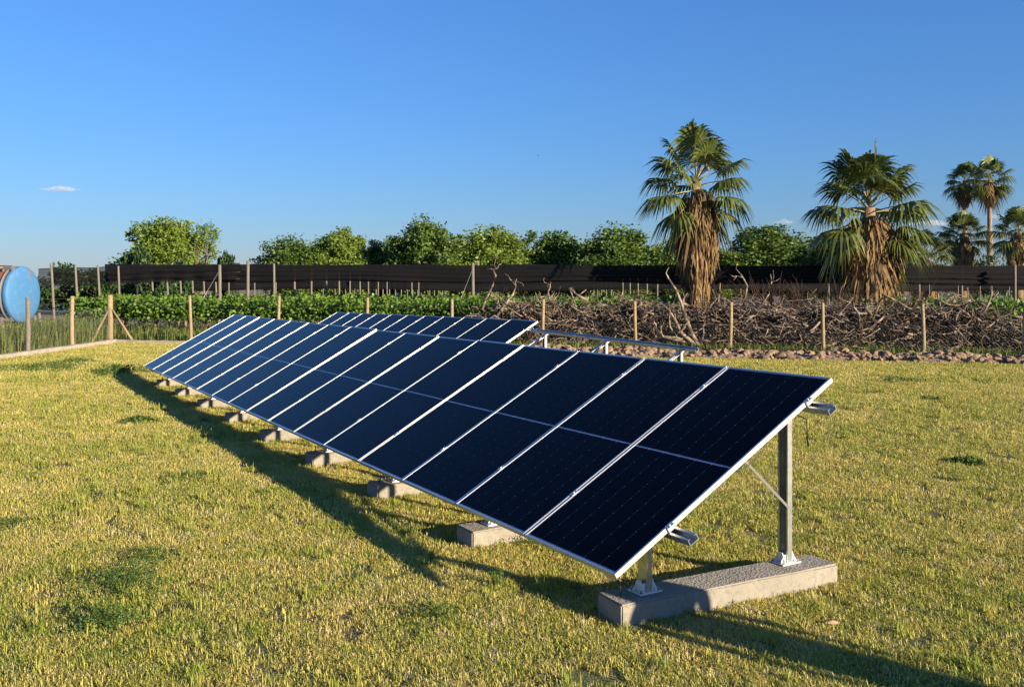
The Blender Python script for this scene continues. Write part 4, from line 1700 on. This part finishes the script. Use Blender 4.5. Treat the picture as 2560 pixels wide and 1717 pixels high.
def named(nm, ty):
    n_ = ng.nodes.new('GeometryNodeInputNamedAttribute')
    n_.data_type = ty
    n_.inputs['Name'].default_value = nm
    return n_.outputs['Attribute']
cx_ = ng.nodes.new('ShaderNodeCombineXYZ')
ng.links.new(named('rot', 'FLOAT'), cx_.inputs['Z'])
e2r = ng.nodes.new('FunctionNodeEulerToRotation')
ng.links.new(cx_.outputs[0], e2r.inputs[0])
ng.links.new(gi.outputs[0], ip.inputs['Points'])
ng.links.new(ci.outputs[0], ip.inputs['Instance'])
ng.links.new(named('idx', 'INT'), ip.inputs['Instance Index'])
ng.links.new(e2r.outputs[0], ip.inputs['Rotation'])
ng.links.new(named('scl', 'FLOAT'), ip.inputs['Scale'])
ng.links.new(ip.outputs[0], go.inputs[0])
mod = grass.modifiers.new('scatter', 'NODES')
mod.node_group = ng

# a dry leaf lying on the lawn
mb = MB()
mb.add([(-.06, 0, .03), (-.02, .03, .045), (.06, .01, .035), (.02, -.025, .03), (0, 0, .05)], [(0, 4, 1), (1, 4, 2), (2, 4, 3), (3, 4, 0)])
M['dry_leaf'] = mat('dry_leaf', (.48, .32, .17), .8, noise=(20, (.36, .22, .11), .4, .7))
o = mb.build('dry_leaf', M['dry_leaf'])
o.location = px(2080, 1568, z=0.0)
tag(o, 'dry tan leaf lying on the grass below the nearest footing', 'leaf')

# ------------------------------------------------------------------ bystander whose shadow falls across the nearest footing
def person(loc, rz):
    root = empty('person', loc, (0, 0, rz))
    tag(root, 'person standing outside the right edge whose long shadow crosses the nearest footing', 'person')
    verts, edges, rad = [], [], []
    def chain(parent, pts):
        last = parent
        for (p_, r_) in pts:
            verts.append(p_); rad.append(r_)
            if last is not None:
                edges.append((last, len(verts) - 1))
            last = len(verts) - 1
        return last
    pelvis = chain(None, [((0, 0, .95), .22)])
    chest = chain(pelvis, [((0, 0, 1.12), .225), ((0, .01, 1.28), .23), ((0, .0, 1.40), .18)])
    neck = chain(chest, [((0, .0, 1.49), .058), ((0, -.02, 1.56), .075), ((0, -.025, 1.63), .098), ((0, -.02, 1.70), .085)])
    for s in (-1, 1):
        chain(pelvis, [((s * .10, 0, .84), .15), ((s * .11, -.01, .50), .115), ((s * .12, .02, .28), .08), ((s * .13, .03, .08), .042), ((s * .14, -.12, .035), .036)])
        w = chain(chest, [((s * .17, 0, 1.40), .07), ((s * .29, .02, 1.14), .058), ((s * .30, -.03, .95), .045), ((s * .29, -.06, .88), .032), ((s * .275, -.08, .82), .03)])
        for k, (dx, L_) in enumerate(((-.028, .060), (-.010, .075), (.008, .072), (.026, .055))):
            chain(w, [((s * .275 + s * .004, -.08 + dx, .80), .009), ((s * .272, -.085 + dx, .80 - L_ * .5), .009), ((s * .262, -.085 + dx, .80 - L_), .007)])
        chain(w - 1, [((s * .262, -.105, .85), .010), ((s * .255, -.125, .81), .008)])
    me = bpy.data.meshes.new('body')
    me.from_pydata(verts, edges, [])
    o = obj('body', me, M['clothes'], root)
    sk = o.modifiers.new('skin', 'SKIN')
    for i, r_ in enumerate(rad):
        me.skin_vertices[0].data[i].radius = (r_, r_ * .85 if r_ > .12 else r_)
    me.skin_vertices[0].data[0].use_root = True
    sb = o.modifiers.new('subdiv', 'SUBSURF')
    sb.levels = sb.render_levels = 2
    return root
M['clothes'] = mat('dark_clothes', (.06, .07, .10), .85, noise=(8, (.09, .10, .13), .4, .7))
person(rowpt(-4.05, 2.07), math.radians(51))

# ------------------------------------------------------------------ small clouds and a bird
m = bpy.data.materials.new('cloud')
m.use_nodes = True
nt = m.node_tree
nt.nodes.clear()
out = nt.nodes.new('ShaderNodeOutputMaterial')
pv = nt.nodes.new('ShaderNodeVolumeScatter')
pv.inputs['Color'].default_value = (.98, .96, .97, 1)
pv.inputs['Density'].default_value = .012
nt.links.new(pv.outputs[0], out.inputs['Volume'])
def cloud(u, v, w, h, lab, seed):
    Y = 3000
    p = px(u, v, Y=Y)
    W_, H_ = w / FPX * Y / 2, h / FPX * Y / 2
    r = random.Random(seed)
    bm = bmesh.new()
    bmesh.ops.create_icosphere(bm, subdivisions=4, radius=1)
    ph = [r.uniform(0, 6.28) for _ in range(6)]
    for q in bm.verts:
        c = q.co.copy()
        k = 1 + .28 * math.sin(c.x * 5 + ph[0]) * math.cos(c.z * 3 + ph[1]) + .18 * math.sin(c.x * 11 + c.y * 7 + ph[2]) + .1 * math.sin(c.z * 13 + c.x * 17 + ph[3])
        t = max(.05, 1 - abs(c.x) ** 1.5 * .75)
        q.co = Vector((c.x * W_ * k, c.y * W_ * .5 * k, c.z * H_ * k * t if c.z > 0 else c.z * H_ * .45 * t))
    me = bpy.data.meshes.new('cloud')
    bm.to_mesh(me)
    bm.free()
    o = obj('cloud', me, m)
    o.location = p
    tag(o, lab, 'cloud', 'small clouds')
cloud(152, 474, 96, 18, 'lone small flat cloud in the left sky', 1)
cloud(1963, 557, 46, 20, 'small puffy cloud between the two big palms', 2)
cloud(2330, 560, 120, 16, 'faint flat cloud left of the high pair of palms', 3)
cloud(2490, 543, 52, 16, 'small cloud beside the tall palm trunk', 4)
cloud(2550, 522, 40, 12, 'small cloud at the right edge of the sky', 5)

root = empty('bird', px(1345, 389, Y=140))
tag(root, 'tiny dark bird high in the blue sky', 'bird')
M['bird'] = mat('bird_feathers', (.03, .03, .03), .8)
mb = MB()
mb.tube([(-.14, 0, 0), (-.05, 0, .01), (.05, 0, 0), (.15, 0, -.01)], [.01, .045, .04, .01], 6)
mb.build('body', M['bird'], root)
for s in (-1, 1):
    mb = MB()
    mb.add([(-.05, 0, .02), (.05, 0, .02), (.0, s * .12, .07), (.03, s * .26, .04), (-.05, s * .13, .07)], [(0, 1, 2, 4), (4, 2, 3)])
    mb.build('wing', M['bird'], root)
